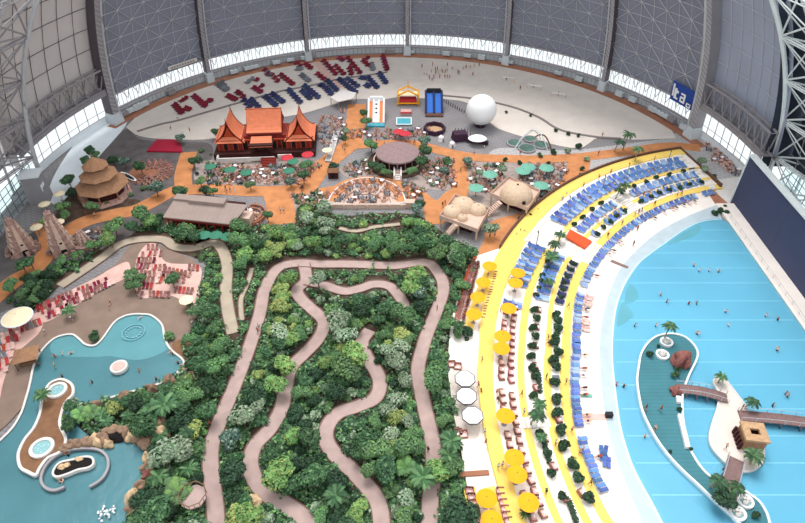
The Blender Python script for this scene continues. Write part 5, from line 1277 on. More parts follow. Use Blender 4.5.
for (x, y, z, l) in [(489.6, 265.7, .7, 'on the umbrella plaza, first from the top'), (483.5, 282, .7, 'on the umbrella plaza, second from the top'), (478, 297, .7, 'on the umbrella plaza, third from the top'), (474, 314, .7, 'on the umbrella plaza, fourth from the top'),
                     (518, 272.6, 1.2, 'among the blue loungers, upper of two'), (515.5, 282.5, 1.2, 'among the blue loungers, lower of two'), (508.7, 308, 1.2, 'just above the brown wicker seats'), (502.6, 336, 1.2, 'in the outer lower row, upper of touching pair'), (501.7, 348, 1.2, 'in the outer lower row, lower of touching pair'),
                     (505.6, 415.4, 1.2, 'standing alone level with the white parasols'), (514.5, 457.4, 1.2, 'on the lower terrace, upper of touching pair'), (517, 474, 1.2, 'on the lower terrace, lower of touching pair'), (528.5, 502, 1.2, 'on the lower terrace nearest the bottom'), (486.5, 498, .7, 'at the bottom left plaza corner, upper one'), (491.6, 520, .7, 'at the bottom left plaza corner, lowest one')]:
    p = W(x, y, z+2.7); place(PY, first, (p.x, p.y, z), random.random(), 1.05, 'round yellow parasol '+l, 'parasol', 'yellow parasols')
PW = parasol('octagonal_parasol', 'white_canvas', 2.05, 8, 2.6, .35, 'dark_steel')
for (x, y, l) in ((465, 378.4, 'topmost of four'), (466.5, 395.6, 'second from top'), (472.5, 415, 'lowest of the four')): 
    p = W(x, y, 3.4); place(PW, first, (p.x, p.y, .7), PI/8, 1.0, 'large white octagonal parasol beside the garden, '+l.replace('four', 'three'), 'parasol', 'white octagonal parasols')
PG = parasol('green_parasol', 'green_canvas', 1.75, 12)
for (x, y, l) in [(204, 234.5, 'below the grey-roofed hall, left of three'), (215.5, 234.5, 'below the grey-roofed hall, middle of three'), (227, 236, 'below the grey-roofed hall, right of three'), (210, 166, 'before the temple house, far left'), (230, 169, 'before the temple house, second from left'), (246, 172, 'before the temple house, third from left'), (293, 161, 'beside the red parasols, upper'), (307, 162.5, 'beside the red parasols, right'), (289, 170, 'beside the red parasols, lower')]:
    p = W(x, y, 2.7); place(PG, first, (p.x, p.y, .05), random.random(), 1.0, 'dark green parasol '+l, 'parasol', 'dark green parasols')
PT = parasol('teal_parasol', 'teal_canvas', 1.9, 12)
for (x, y, l) in [(490, 175, 'left behind the large clay dome'), (476, 188.5, 'above the three small clay domes'), (523, 171.5, 'behind the large clay dome'), (528, 167.5, 'farthest behind the large clay dome'), (546.5, 168.5, 'at the far right of the cafe'), (541, 186, 'right of the large clay dome')]:
    p = W(x, y, 2.7); place(PT, first, (p.x, p.y, .05), random.random(), 1.15, 'pale teal parasol '+l, 'parasol', 'pale teal parasols')
PR = parasol('red_parasol', 'red_canvas', 1.9, 12)
for (x, y, l) in [(287, 157, 'left one before the temple house'), (307.5, 154, 'right one before the temple house'), (399, 131, 'left one below the teal basin'), (405, 133, 'right one below the teal basin')]:
    p = W(x, y, 2.7); place(PR, first, (p.x, p.y, .05), random.random(), 1.0, 'red parasol, '+l, 'parasol', 'red parasols')
PC = parasol('cream_parasol', 'cream_canvas', 1.6, 8)
for (x, y, l) in [(59, 193, 'by the left window wall'), (44, 203.5, 'behind the tall stone tower'), (58, 221.5, 'right of the tall stone tower'), (36, 226.5, 'left of the tall stone tower'), (327, 149.5, 'beside the pale ramp'), (186, 299.5, 'on the right of the red lounger terrace')]:
    p = W(x, y, 2.7); place(PC, first, (p.x, p.y, .05), random.random(), 1.0, 'small cream parasol '+l, 'parasol', 'small cream parasols')
o = parasol('sail_parasol', 'cream_canvas', 3.1, 20, 3.6, .9, 'white_canvas'); p = W(16.5, 316, 4.2); o.location = (p.x, p.y, .3); tag(o, 'very large cream parasol at the left edge above the loungers', 'parasol')
for (x, y, l) in ((547, 191, 'upper'), (543, 196.5, 'lower')):
    o = thing('games_table', 'dark green games table right of the large clay dome, %s one' % l, 'games table', W(x-1, y, 0), -.5, 'dark green games tables')
    MB().box((0, 0, .8), (3.2, 1.7, .1)).build('table_top', 'leaf_blue', o); MB().box((0, 0, .95), (.05, 1.8, .25)).build('net', 'off_white', o)
    for sx in (-1.2, 1.2): MB().box((sx, 0, .4), (.12, 1.2, .8)).build('leg', 'grey_steel', o)
for i, (x, y) in enumerate(((554, 382), (555, 400), (530, 392), (603/1.0-49, 408))):
    pass
for i, (x, y, l) in enumerate(((555.5, 382, 'upper'), (556, 401, 'lower'))):
    o = MB().box((0, 0, .5), (1.3, 1.6, 1.0), 0, 0, .92).box((0, 0, 1.05), (1.4, 1.7, .1)).build('service_box', 'grey_fabric', loc=W(x, y, .8)); tag(o, 'grey service box between dark bushes on the lowest terrace, %s' % l, 'box', 'grey service boxes')
# ================================================================ PLANTS
def leafquad(mb, c, n, s, mi, el=1.6):
    n = Vector(n).normalized(); a = n.orthogonal().normalized(); a = Matrix.Rotation(random.random()*6.28, 3, n) @ a; b = n.cross(a)
    k = len(mb.v)
    for u, v in ((-.5, 0), (0, -.32), (.5, 0), (0, .32)): mb.v.append(tuple(c+a*u*s*el+b*v*s*el+n*(-.08*s if v == 0 else .05*s)))
    mb.f.append([k, k+1, k+2, k+3]); mb.m.append(mi)
def crown_mesh(name, seed, R, H, nb, nl, ls, leafs, z0, core='leaf_deep', flat=.8):
    random.seed(seed); mb = MB(); bl = []
    for i in range(nb):
        a = random.random()*6.28; q = R*.62*math.sqrt(random.random()); zz = z0+H*(.35+.45*random.random())*(1-.35*q/R); br = R*random.uniform(.28, .5)
        bl.append((Vector((q*math.cos(a), q*math.sin(a), zz)), br))
    for i, (c, r) in enumerate(bl): mb.blob(c, (r*.74, r*.74, r*flat*.7), 2, 0, .3, seed+i)
    for i in range(nl):
        c, r = random.choice(bl); d = Vector((random.gauss(0, 1), random.gauss(0, 1), random.gauss(.45, .8))).normalized()
        p = c+Vector((d.x*r, d.y*r, d.z*r*flat))*random.uniform(.78, 1.2)
        nn = (d+Vector((random.uniform(-.6, .6), random.uniform(-.6, .6), random.uniform(0, .6)))).normalized()
        leafquad(mb, p, nn, ls*random.uniform(.6, 1.3), 1 if random.random() < .8 else 2)
    return mb.mesh(name, [core]+['leaf_'+x for x in leafs])
def trunk_mesh(h, r=.16, forks=3):
    mb = MB(); mb.tube([(0, 0, 0), (.08, .05, h*.5), (0, 0, h)], [r, r*.8, r*.6], 6)
    for i in range(forks): a = i*2.1; mb.tube([(0, 0, h*.6), (.7*math.cos(a), .7*math.sin(a), h*1.1)], [r*.5, r*.3], 5)
    return mb.mesh('trunk', ['bark'])
def tree_proto(name, crown, th):
    o = thing(name, '', 'tree'); c = bpy.data.objects.new('crown', crown); COL.objects.link(c); c.parent = o
    t = bpy.data.objects.new('trunk', trunk_mesh(th)); COL.objects.link(t); t.parent = o
    return o
TREES = {}
for key, (seed, R, H, nb, nl, ls, lf, z0, th) in {
    'dark': (1, 2.2, 2.8, 9, 1500, .3, ('dark', 'mid'), 1.6, 2.4), 'mid': (2, 2.2, 2.6, 10, 1500, .3, ('mid', 'bright'), 1.6, 2.4),
    'bright': (3, 2.0, 2.4, 9, 1400, .29, ('bright', 'yellow'), 1.4, 2.2), 'silver': (4, 2.1, 2.4, 10, 1300, .32, ('silver', 'mid'), 1.5, 2.3),
    'yellow': (5, 1.8, 2.0, 9, 1300, .28, ('yellow', 'bright'), 1.0, 1.8), 'blue': (6, 2.2, 2.8, 9, 1400, .32, ('blue', 'silver'), 1.5, 2.4), 'deep': (8, 2.2, 2.4, 10, 1400, .33, ('deep', 'dark'), 1.3, 2.2)}.items():
    TREES[key] = tree_proto('leafy_tree', crown_mesh('crown', seed, R, H, nb, nl, ls, lf, z0), th)
SHR = {}
for key, (seed, R, H, nb, nl, ls, lf) in {'dark': (11, 1.2, 1.3, 5, 420, .28, ('dark', 'mid')), 'mid': (12, 1.2, 1.2, 5, 320, .34, ('mid', 'bright')), 'bright': (13, 1.1, 1.1, 5, 300, .32, ('bright', 'yellow')), 'silver': (14, 1.2, 1.2, 5, 300, .36, ('silver', 'mid')), 'deep': (15, 1.2, 1.1, 5, 300, .34, ('deep', 'dark'))}.items():
    SHR[key] = crown_mesh('shrub', seed, R, H, nb, nl, ls, lf, .1)
def frond(mb, base, az, L, droop, lift, mi, w=.55, seg=6, pair=True):
    prev = None; pts = []
    for i in range(seg+1):
        t = i/seg; r = L*t*(1-.18*t*droop); z = lift*math.sin(t*1.9)*L*.5-droop*L*.42*t*t
        pts.append(base+Vector((r*math.cos(az), r*math.sin(az), z)))
    s = Vector((-math.sin(az), math.cos(az), 0))
    for i in range(seg):
        a, b = pts[i], pts[i+1]; wa = w*math.sin(PI*min(1, (i+.35)/seg*.92+.06)); wb = w*math.sin(PI*min(1, (i+1.35)/seg*.86+.06))*.8
        for q in (-1, 1):
            k = len(mb.v); tip = (b-a)*.75; dz = Vector((0, 0, -.35*wa))
            mb.v += [tuple(a), tuple(a.lerp(b, .6)), tuple(a.lerp(b, .6)+s*q*wa+tip*.5+dz), tuple(a+s*q*wa*.9+tip*.45+dz)]
            mb.f.append([k, k+1, k+2, k+3]); mb.m.append(mi)
            k = len(mb.v); m2 = a.lerp(b, .62)
            mb.v += [tuple(m2), tuple(b), tuple(b+s*q*wb+tip*.5+dz), tuple(m2+s*q*wb*.95+tip*.4+dz)]
            mb.f.append([k, k+1, k+2, k+3]); mb.m.append(mi)
def palm_proto(name, seed, h, nf, L, droop, lift, leafs, lean=.6, w=.55, tr=.17):
    random.seed(seed); o = thing(name, '', 'palm tree'); mb = MB()
    mb.tube([(0, 0, 0), (lean*.15, 0, h*.35), (lean*.55, 0, h*.75), (lean, 0, h)], [tr*1.3, tr, tr*.9, tr*.8], 7); mb.build('trunk', 'bark_pale', o)
    mb = MB(); top = Vector((lean, 0, h))
    for i in range(nf): frond(mb, top, i*2*PI/nf*1.0+random.uniform(-.2, .2)+(i % 2)*.1, L*random.uniform(.8, 1.1), droop*random.uniform(.7, 1.3), lift*random.uniform(.6, 1.3), i % 2, w)
    mb.blob(top, (.25, .25, .3), 1, 0, 0); mb.build('fronds', ['leaf_'+x for x in leafs], o)
    return o
PALMS = {'tall': palm_proto('palm_tree', 21, 5.2, 17, 2.7, 1.0, .6, ('mid', 'dark'), .6, .42), 'low': palm_proto('palm_tree', 22, 2.2, 20, 2.3, .8, .8, ('mid', 'dark'), .2, .36), 'dark': palm_proto('palm_tree', 23, 3.8, 16, 2.4, 1.1, .5, ('dark', 'deep'), .9, .42), 'fan': palm_proto('banana_plant', 24, 1.4, 11, 2.0, .7, 1.0, ('bright', 'mid'), .1, .8, .2)}
PALMS['fan']['category'] = 'plant'
random.seed(31); mb = MB()
for i in range(17): frond(mb, Vector((0, 0, .35)), i*.74, random.uniform(1.0, 1.7), .9, 1.0, i % 2, .2, 5)
for i in range(60): leafquad(mb, Vector((random.gauss(0, .5), random.gauss(0, .5), random.uniform(.1, .6))), (random.uniform(-.6, .6), random.uniform(-.6, .6), 1), .3, 1)
FERN = mb.mesh('fern', ['leaf_mid', 'leaf_dark'])
LOOK = {'dark': 'dark green', 'mid': 'mid green', 'bright': 'bright green', 'silver': 'silvery green', 'yellow': 'yellow-green', 'blue': 'bluish green', 'deep': 'very dark green'}
def plant(kind, key, loc, s, group):
    if kind == 'tree': o = place(TREES[key], first2, loc, random.random()*6.28, s); lk = LOOK[key]+' leafy tree'; cat = 'tree'
    elif kind == 'palm': o = place(PALMS[key], first2, loc, random.random()*6.28, s); lk = {'tall': 'tall green palm', 'low': 'short feathery palm', 'dark': 'dark green palm', 'fan': 'broad-leaved banana plant'}[key]; cat = 'plant' if key == 'fan' else 'palm tree'
    else:
        o = bpy.data.objects.new('fern' if key == 'fern' else 'garden_bush' if 'garden' in group else 'shrub', FERN if key == 'fern' else SHR[key]); COL.objects.link(o); o.location = loc; o.rotation_euler.z = random.random()*6.28; o.scale = (s, s, s); lk = 'spiky green fern' if key == 'fern' else LOOK[key]+' rounded shrub'; cat = 'fern' if key == 'fern' else 'shrub'
    reg(o, lk, group, cat); return o
class F2(dict):
    pass
first2 = {}
def place(proto, first, loc, rz=0, s=1.0, label=None, cat=None, group=None):
    k = id(proto) if not isinstance(proto, str) else proto
    k = proto.name
    o = proto if not first.get(k) else copy_tree(proto)
    first[k] = True
    o.location = loc; o.rotation_euler.z = rz; o.scale = (s, s, s)
    return tag(o, label, cat, group)
random.seed(99)
FOREST = [q for q in BEDS['garden']]
CLEAR = [[(312, 269), (335, 270), (386, 269), (388, 280), (370, 279), (350, 284), (330, 281), (314, 276)]]
OBST = [[(162, 228), (166, 205), (180, 196), (250, 198), (262, 206), (262, 226), (240, 230), (235, 243), (198, 243), (196, 230)], [(328, 170), (405, 170), (408, 215), (328, 215)], [(436, 195), (492, 200), (492, 226), (478, 238), (438, 232)], [(452, 370), (490, 370), (490, 430), (456, 430)], [(60, 434), (112, 428), (134, 430), (134, 470), (40, 480)], [(184, 488), (208, 488), (208, 516), (184, 516)], [(40, 380), (66, 380), (56, 420), (40, 470), (20, 470), (22, 440)], [(70, 372), (165, 372), (150, 384), (100, 397), (72, 400)], [(270, 190), (294, 190), (290, 222), (272, 222)]]
OUTER = None
def free_px(wp, h, rad, margin=.6):
    """does a crown of this height and radius keep the paths in sight?"""
    pa = PX((wp.x, wp.y, h)); pb = PX((wp.x, wp.y, .2)); dep = wp.y*math.cos(PIT)+(CH-h)*math.sin(PIT); rp = rad*F/dep
    for (q, hw) in PATHPX:
        if abs(q[0]-pa[0]) > 40: continue
        for p in (pa, pb):
            if math.hypot(q[0]-p[0], (q[1]-p[1])*1.05) < hw+rp*margin*(1 if p is pa else .35): return False
    return True
def cond_zone(x, y):
    """dominant kinds by place, read off the photograph"""
    if 425 < x: return [('tree', 'mid', 3), ('tree', 'dark', 2), ('palm', 'low', 1), ('shrub', 'mid', 1)]
    if y < 262 and x > 300: return [('tree', 'mid', 4), ('tree', 'dark', 2), ('tree', 'silver', 2), ('tree', 'bright', 2), ('shrub', 'bright', 1)]
    if x < 205 and y > 395: return [('palm', 'low', 3), ('palm', 'dark', 2), ('tree', 'deep', 3), ('tree', 'dark', 3), ('tree', 'silver', 1), ('shrub', 'bright', 1), ('palm', 'fan', 1)]
    if x < 250 and y < 400: return [('tree', 'dark', 4), ('tree', 'deep', 2), ('tree', 'mid', 3), ('shrub', 'mid', 1)]
    if 262 < x < 300 and y < 330: return [('tree', 'yellow', 3), ('tree', 'bright', 3), ('tree', 'silver', 2)]
    if 380 < x < 425 and y > 330: return [('tree', 'mid', 3), ('tree', 'silver', 2), ('tree', 'yellow', 2), ('tree', 'dark', 2), ('palm', 'fan', 1)]
    if 300 < x < 380 and y > 400: return [('tree', 'dark', 3), ('tree', 'mid', 2), ('tree', 'deep', 3), ('shrub', 'silver', 2), ('tree', 'bright', 1), ('palm', 'low', 1)]
    return [('tree', 'dark', 3), ('tree', 'mid', 3), ('tree', 'silver', 2), ('tree', 'bright', 1), ('tree', 'deep', 2), ('tree', 'blue', 1), ('palm', 'low', 1), ('shrub', 'silver', 1), ('tree', 'yellow', 1)]
PLACED = []
def try_plant(kind, key, x, y, s, group, force=False, z=.05, dist=1.7):
    h = {'tree': 3.2, 'palm': 3.5, 'shrub': .8}[kind]*s; rad = {'tree': 2.2, 'palm': 2.0, 'shrub': 1.2}[kind]*s
    if kind == 'palm' and key == 'tall': h = 5.5*s
    p = W(x, y, h); p.z = z
    if not force:
        b = PX(p)
        if not (inpoly(b[0], b[1], FOREST) ): return None
        pa = PX((p.x, p.y, h)); rp = rad*.8*F/(p.y*math.cos(PIT)+(CH-h)*math.sin(PIT))
        for ob in OBST:
            if any(inpoly(pa[0]+rp*ux, pa[1]+rp*uy, ob) for ux, uy in ((0, 0), (1, 0), (-1, 0), (0, 1), (0, -1))): return None
        if OUTER and not all(inpoly(pa[0]+rp*ux, pa[1]+rp*uy, OUTER) for ux, uy in ((.9, 0), (-.9, 0), (0, .9))): return None
        if any((p-q).length < (dist if r == 0 else r)*.5+dist*.5 for q, r in PLACED): return None
        if not free_px(p, h, rad): return None
    PLACED.append((p.copy(), dist)); return plant(kind, key, p, s, group)
# named specimens (crown centre in frame pixels)
SPEC = [('tree', 'bright', 413, 272, 1.5), ('tree', 'bright', 411, 284, 1.2), ('tree', 'yellow', 281, 285, 1.3), ('tree', 'yellow', 279, 300, 1.3), ('tree', 'bright', 288, 277, 1.1), ('tree', 'silver', 318, 278, 1.0), ('tree', 'silver', 339, 320, 1.5), ('tree', 'silver', 345, 332, 1.3), ('tree', 'bright', 352, 352, 1.5), ('tree', 'mid', 347, 366, 1.5),
        ('tree', 'silver', 281, 330, 1.2), ('tree', 'bright', 274, 470, 1.5), ('tree', 'bright', 283, 364, 1.2), ('tree', 'bright', 275, 380, 1.2), ('tree', 'yellow', 392, 445, 1.1), ('tree', 'yellow', 396, 412, 1.1), ('tree', 'yellow', 236, 510, 1.2), ('tree', 'bright', 248, 515, 1.2), ('palm', 'low', 160, 400, 1.5), ('palm', 'low', 175, 395, 1.2), ('palm', 'low', 152, 404, 1.3), ('palm', 'fan', 174, 486, 1.3), ('palm', 'fan', 171, 480, 1.2), ('tree', 'yellow', 190, 425, 1.1), ('tree', 'yellow', 112, 404, 1.0), ('palm', 'fan', 78, 408, 1.0), ('palm', 'fan', 88, 407, 1.0), ('tree', 'silver', 165, 452, 1.4), ('tree', 'silver', 178, 448, 1.3), ('tree', 'dark', 160, 512, 1.4),
        ('tree', 'mid', 240, 224, 1.3), ('tree', 'mid', 238, 238, 1.3), ('tree', 'bright', 242, 252, 1.2), ('tree', 'silver', 322, 205, 1.3), ('tree', 'silver', 326, 220, 1.3), ('tree', 'silver', 305, 216, 1.2), ('tree', 'dark', 425, 240, 1.4), ('tree', 'mid', 438, 250, 1.3), ('tree', 'silver', 453, 256, 1.1), ('tree', 'dark', 460, 328, .9), ('tree', 'mid', 436, 376, 1.4), ('tree', 'bright', 436, 470, 1.1), ('palm', 'low', 450, 436, 1.2), ('palm', 'low', 421, 472, 1.3), ('tree', 'deep', 460, 508, 1.5), ('tree', 'yellow', 402, 330, 1.2), ('tree', 'silver', 395, 360, 1.2), ('tree', 'mid', 402, 312, 1.4)]
for k, key, x, y, s in SPEC: try_plant(k, key, x, y, s, 'garden trees', True)
nt_ = 0
xs = [p[0] for p in FOREST]; ys = [p[1] for p in FOREST]
OUTER = [(q[0]+(1.5 if q[0] > 440 else -1.5 if q[0] < 200 else 0), q[1]) for q in FOREST]
for t in range(26000):
    x = random.uniform(min(xs), max(xs)); y = random.uniform(200, 560)
    kinds = cond_zone(x, y); kind, key, _ = random.choices(kinds, [q[2] for q in kinds])[0]
    s = random.choice((.75, .9, 1.0, 1.15, 1.25)) if t < 9000 else random.choice((.5, .6, .7))
    if kind == 'shrub': s *= 1.1
    if x < 130: s = min(s, .75)
    if any(inpoly(x, y, c) for c in CLEAR) and not (kind == 'shrub'): continue
    if try_plant(kind, key, x, y, s, 'garden trees', dist=1.9*s+.5): nt_ += 1
    if nt_ > 205: break
nb_ = [0, 0]
for t in range(16000):
    x = random.uniform(min(xs), max(xs)); y = random.uniform(200, 540); fe = random.random() < .4
    if nb_[fe] >= (285, 210)[fe]: continue
    if try_plant('shrub', 'fern' if fe else random.choice(('dark', 'mid', 'silver', 'deep', 'bright', 'mid')), x, y, random.choice((.9, 1.1, 1.35)), 'garden shrubs', dist=1.25): nt_ += 1; nb_[fe] += 1
    if nt_ > 690: break
print('plants', nt_)
OUTER = None
H2 = BEDS['hedge']; FOREST = H2; k = 0
for t in range(3000):
    x = random.uniform(18, 206); y = random.uniform(212, 318); s = random.choice((.6, .75, .9))
    if try_plant(random.choice(('tree', 'tree', 'shrub')), random.choice(('dark', 'deep', 'mid')), x, y, s, 'hedge trees', dist=1.7*s+.5): k += 1
# scattered trees of the cafe quarter and shores
EX = [('tree', 'mid', 113, 224, 1.3), ('tree', 'bright', 108, 236, 1.2), ('tree', 'dark', 91, 150, 1.0), ('tree', 'mid', 96, 154, .7), ('tree', 'dark', 86, 160, .9), ('tree', 'dark', 68, 180, 1.1), ('tree', 'deep', 72, 190, .9), ('tree', 'mid', 92, 205, .9), ('tree', 'blue', 155, 186, 1.1), ('tree', 'dark', 140, 165, 1.0), ('tree', 'blue', 124, 160, .9), ('tree', 'deep', 112, 158, .9), ('tree', 'mid', 142, 212, 1.4), ('tree', 'bright', 150, 218, 1.1), ('tree', 'dark', 180, 190, 1.1), ('tree', 'dark', 193, 160, .8), ('tree', 'blue', 180, 137, .8), ('tree', 'dark', 215, 132, .9), ('tree', 'mid', 200, 180, .8),
      ('tree', 'dark', 182, 232, 1.2), ('tree', 'mid', 186, 228, 1.1), ('tree', 'dark', 192, 236, 1.0), ('tree', 'mid', 62, 205, .9), ('tree', 'mid', 64, 214, .8), ('tree', 'bright', 44, 220, .7), ('tree', 'dark', 22, 265, .9), ('tree', 'mid', 10, 284, .9), ('tree', 'dark', 30, 262, .8), ('tree', 'mid', 212, 190, .7), ('tree', 'deep', 204, 188, .8),
      ('tree', 'mid', 371, 143, 1.1), ('tree', 'mid', 366, 120, .9), ('tree', 'dark', 364, 112, .8), ('tree', 'blue', 425, 140, 1.0), ('tree', 'dark', 424, 150, 1.2), ('tree', 'dark', 421, 160, 1.1), ('tree', 'dark', 380, 168, .9), ('tree', 'mid', 386, 171, .8), ('tree', 'dark', 373, 164, .8), ('tree', 'mid', 412, 170, .8), ('tree', 'dark', 448, 161, .9), ('tree', 'blue', 467, 160, .8), ('tree', 'blue', 444, 170, .7),
      ('tree', 'dark', 303, 175, 1.0), ('tree', 'mid', 305, 164, .9), ('tree', 'blue', 290, 180, .8), ('tree', 'silver', 480, 172, .7), ('tree', 'silver', 502, 168, .8), ('tree', 'silver', 491, 226, 1.1), ('tree', 'silver', 346, 130, .8), ('tree', 'dark', 345, 138, .7), ('tree', 'dark', 420, 203, .8), ('tree', 'blue', 417, 207, .8), ('tree', 'mid', 250, 184, .7), ('tree', 'deep', 334, 164, .8), ('tree', 'dark', 267, 215, .8),
      ('shrub', 'deep', 506, 159, .9), ('shrub', 'deep', 519, 162, .9), ('shrub', 'dark', 540, 155, .9), ('shrub', 'silver', 566, 150, 1.2), ('shrub', 'deep', 553, 151, 1.2), ('shrub', 'deep', 580, 146, 1.3), ('shrub', 'deep', 506, 112, .7), ('shrub', 'deep', 531, 115, .7), ('shrub', 'deep', 555, 130, .8), ('shrub', 'deep', 568, 133, .9), ('shrub', 'deep', 579, 135, .8), ('shrub', 'silver', 587, 158, 1.0), ('shrub', 'deep', 549, 163, .9),
      ('shrub', 'deep', 583, 168, .9), ('shrub', 'dark', 582, 175, 1.0), ('shrub', 'deep', 581, 182, .9), ('shrub', 'dark', 575, 189, .9), ('shrub', 'deep', 520, 219, 1.0), ('shrub', 'deep', 530, 216, 1.1), ('shrub', 'dark', 536, 211, 1.0), ('tree', 'silver', 702, 160, .8), ('tree', 'silver', 706, 168, .7), ('shrub', 'deep', 714, 176, 1.1),
      ('tree', 'mid', 131, 272, .7), ('tree', 'mid', 133, 284, .9), ('tree', 'mid', 139, 277, .7), ('tree', 'dark', 172, 280, .9), ('shrub', 'dark', 94.5, 336, 1.3), ('shrub', 'mid', 169, 336, 1.2), ('shrub', 'deep', 714, 213, 1.2), ('shrub', 'deep', 720, 210, 1.2), ('shrub', 'deep', 727, 213, 1.1), ('shrub', 'deep', 725, 207, .9), ('shrub', 'deep', 650, 358, .9), ('shrub', 'deep', 657, 350, .5), ('shrub', 'dark', 674, 378, .8), ('shrub', 'deep', 679, 413, .6), ('shrub', 'deep', 688, 452, .5), ('shrub', 'deep', 668, 455, .4), ('tree', 'deep', 726, 501, .9), ('shrub', 'deep', 755, 518, .8), ('shrub', 'dark', 676, 372, .6),
      ('shrub', 'deep', 40, 466, .5), ('shrub', 'dark', 11, 300, .9), ('shrub', 'deep', 467, 400-60, .8), ('tree', 'deep', 467, 330, .7), ('tree', 'mid', 458, 333, .6)]
for k_, key, x, y, s in EX:
    z = 1.2 if (640 < x < 770 and y > 330) else .1
    try_plant(k_, key, x, y, s, 'trees of the cafe quarter and shores', True, z)
for (x, y, key, s, z) in [(627, 134, 'tall', 1.1, .1), (617, 141, 'dark', 1.0, .1), (638, 150, 'tall', 1.0, .1), (557, 242, 'dark', .9, 1.2), (551, 256, 'low', 1.1, 1.2), (560, 235, 'low', .9, 1.2), (618, 190, 'dark', .8, 1.2), (625, 186, 'low', 1.0, 1.2), (669, 327, 'tall', .8, 1.2), (721, 377, 'low', .7, 1.2), (749, 400, 'dark', .8, .5), (755, 456, 'low', 1.0, 1.2), (717, 476, 'dark', .9, 1.2), (742, 490, 'dark', .8, 1.2), (725, 494, 'low', .9, 1.2), (42, 394, 'low', .9, 1.0), (69, 310, 'low', .9, .3), (194, 311, 'low', .9, .3), (128, 275, 'tall', .7, .3), (174, 276, 'low', .9, .3), (533, 414, 'dark', .9, 1.0), (539, 404, 'low', .8, 1.0), (526, 512, 'low', .6, 1.0), (542, 437, 'low', .6, 1.0), (549, 282, 'low', .8, .9), (190, 305, 'low', .5, .3)]:
    h = {'tall': 5.2, 'low': 2.4, 'dark': 3.8}[key]*s; p = W(x, y, z+h); p.z = z; plant('palm', key, p, s, 'single palms')
# clipped bushes in terrace planters, hedges
for kr, off, a0, a1, n, z, s, nm in (('b0', .4, 108, 141, 11, .9, .95, 'middle terrace'), ('c0', .1, 107, 141, 13, .75, .95, 'lowest terrace'), ('b0', .2, 152, 163, 7, .9, .9, 'middle terrace'), ('b1', 1.4, 166.3, 178, 7, .9, 1.15, 'middle terrace'), ('b1', 1.0, 180, 197, 7, .9, 1.05, 'middle terrace'), ('c0', .4, 166.5, 178, 8, .75, 1.3, 'lowest terrace'), ('c0', 0, 181, 198, 8, .75, 1.35, 'lowest terrace'), ('c0', .3, 152, 162, 6, .75, .8, 'lowest terrace')):
    for i in range(n):
        a = a0+(a1-a0)*i/(n-1)
        if 143 < a < 150 or 125.2 < a < 128.2: continue
        o = bpy.data.objects.new('planter_bush', SHR['deep']); COL.objects.link(o); o.location = tp(R_(kr, a)+off, a, z); o.rotation_euler.z = random.random()*6; o.scale = (s, s, s)
        reg(o, 'very dark clipped bush on the '+nm, 'clipped bushes on the terraces', 'shrub')
mb = MB()
for i, (p0, p1) in enumerate((((538, 372), (540, 392)), ((543, 440), (549, 462)), ((568, 500), (576, 523)), ((566, 505), (570, 515)))):
    A, B = W(*p0, 1), W(*p1, 1); c = (A+B)/2; mb = MB()
    for j in range(8): q = A.lerp(B, j/7)-c; mb.blob((q.x, q.y, .35), (.4, .5, .4), 1, 0, .3, j)
    for j in range(160): q = A.lerp(B, random.random())-c; leafquad(mb, q+Vector((random.uniform(-.45, .45), random.uniform(-.4, .4), random.uniform(.3, .8))), (0, 0, 1), .25, 0)
    if i < 3: o = mb.build('low_hedge', 'leaf_deep', loc=Vector((c.x, c.y, .85))); reg(o, 'narrow dark hedge strip', 'narrow hedge strips', 'hedge')
ed = line_w([(449, 300), (447, 345), (448, 372), (455, 402), (459, 435), (463, 470), (470, 530)], 0, 6)
# undergrowth carpet
mb = MB(); random.seed(5)
for nm_, P_, N_ in (('garden', BEDS['garden'], 60000), ('hedge', BEDS['hedge'], 10000)):
    xs_ = [p[0] for p in P_]; ys_ = [p[1] for p in P_]; c = 0
    while c < N_:
        x = random.uniform(min(xs_), max(xs_)); y = random.uniform(min(ys_), min(max(ys_), 580))
        if not inpoly(x, y, P_): continue
        c += 1
        if (y < 226 and inpoly(x, y, OBST[0])) or (y < 209 and inpoly(x, y, OBST[1])) or inpoly(x, y, OBST[2]) or inpoly(x, y, PL) or inpoly(x, y, IS): continue
        w_ = W(x, y, .1)
        bad = False
        for (q, hw) in PATHPX[::2]:
            if abs(q[0]-x) < 14 and math.hypot(q[0]-x, q[1]-y) < hw+2.0: bad = True; break
        if bad: continue
        hgt = .3+1.5*max(0, noise.noise(Vector((w_.x*.4, w_.y*.4, 0)))+.35)
        leafquad(mb, Vector((w_.x, w_.y, max(.12, hgt*random.uniform(.4, 1.1)))), (random.uniform(-.7, .7), random.uniform(-.7, .7), 1), random.uniform(.3, .6), random.choices((0, 1, 2, 3, 4), (5, 4, 1.5, 1, 3))[0])
tag(mb.build('undergrowth', ['leaf_dark', 'leaf_mid', 'leaf_bright', 'leaf_silver', 'leaf_deep']), 'dense leafy undergrowth covering the garden beds', 'undergrowth', kind='stuff')
SH = [(P_, n_) for P_, n_ in (([(342, 168), (368, 161), (380, 172), (350, 178)], 8), ([(424, 160), (452, 160), (455, 186), (438, 190), (424, 178)], 14), ([(466, 166), (505, 164), (505, 178), (488, 196), (472, 190)], 14), ([(205, 164), (320, 164), (300, 184), (205, 186)], 22), ([(293, 196), (328, 194), (330, 206), (300, 208)], 10), ([(350, 130), (430, 126), (432, 138), (352, 141)], 8), ([(405, 182), (425, 190), (420, 205), (402, 206)], 8), ([(90, 170), (135, 168), (150, 195), (120, 208), (70, 215), (60, 205)], 16), ([(195, 150), (216, 150), (214, 186), (196, 184)], 8))]
for P_, n_ in SH:
    for w_ in scatter(P_, n_, 2.2): plant('shrub', random.choice(('silver', 'dark', 'deep', 'mid')), (w_.x, w_.y, .05), random.uniform(.5, .9), 'shrubs of the cafe quarter')
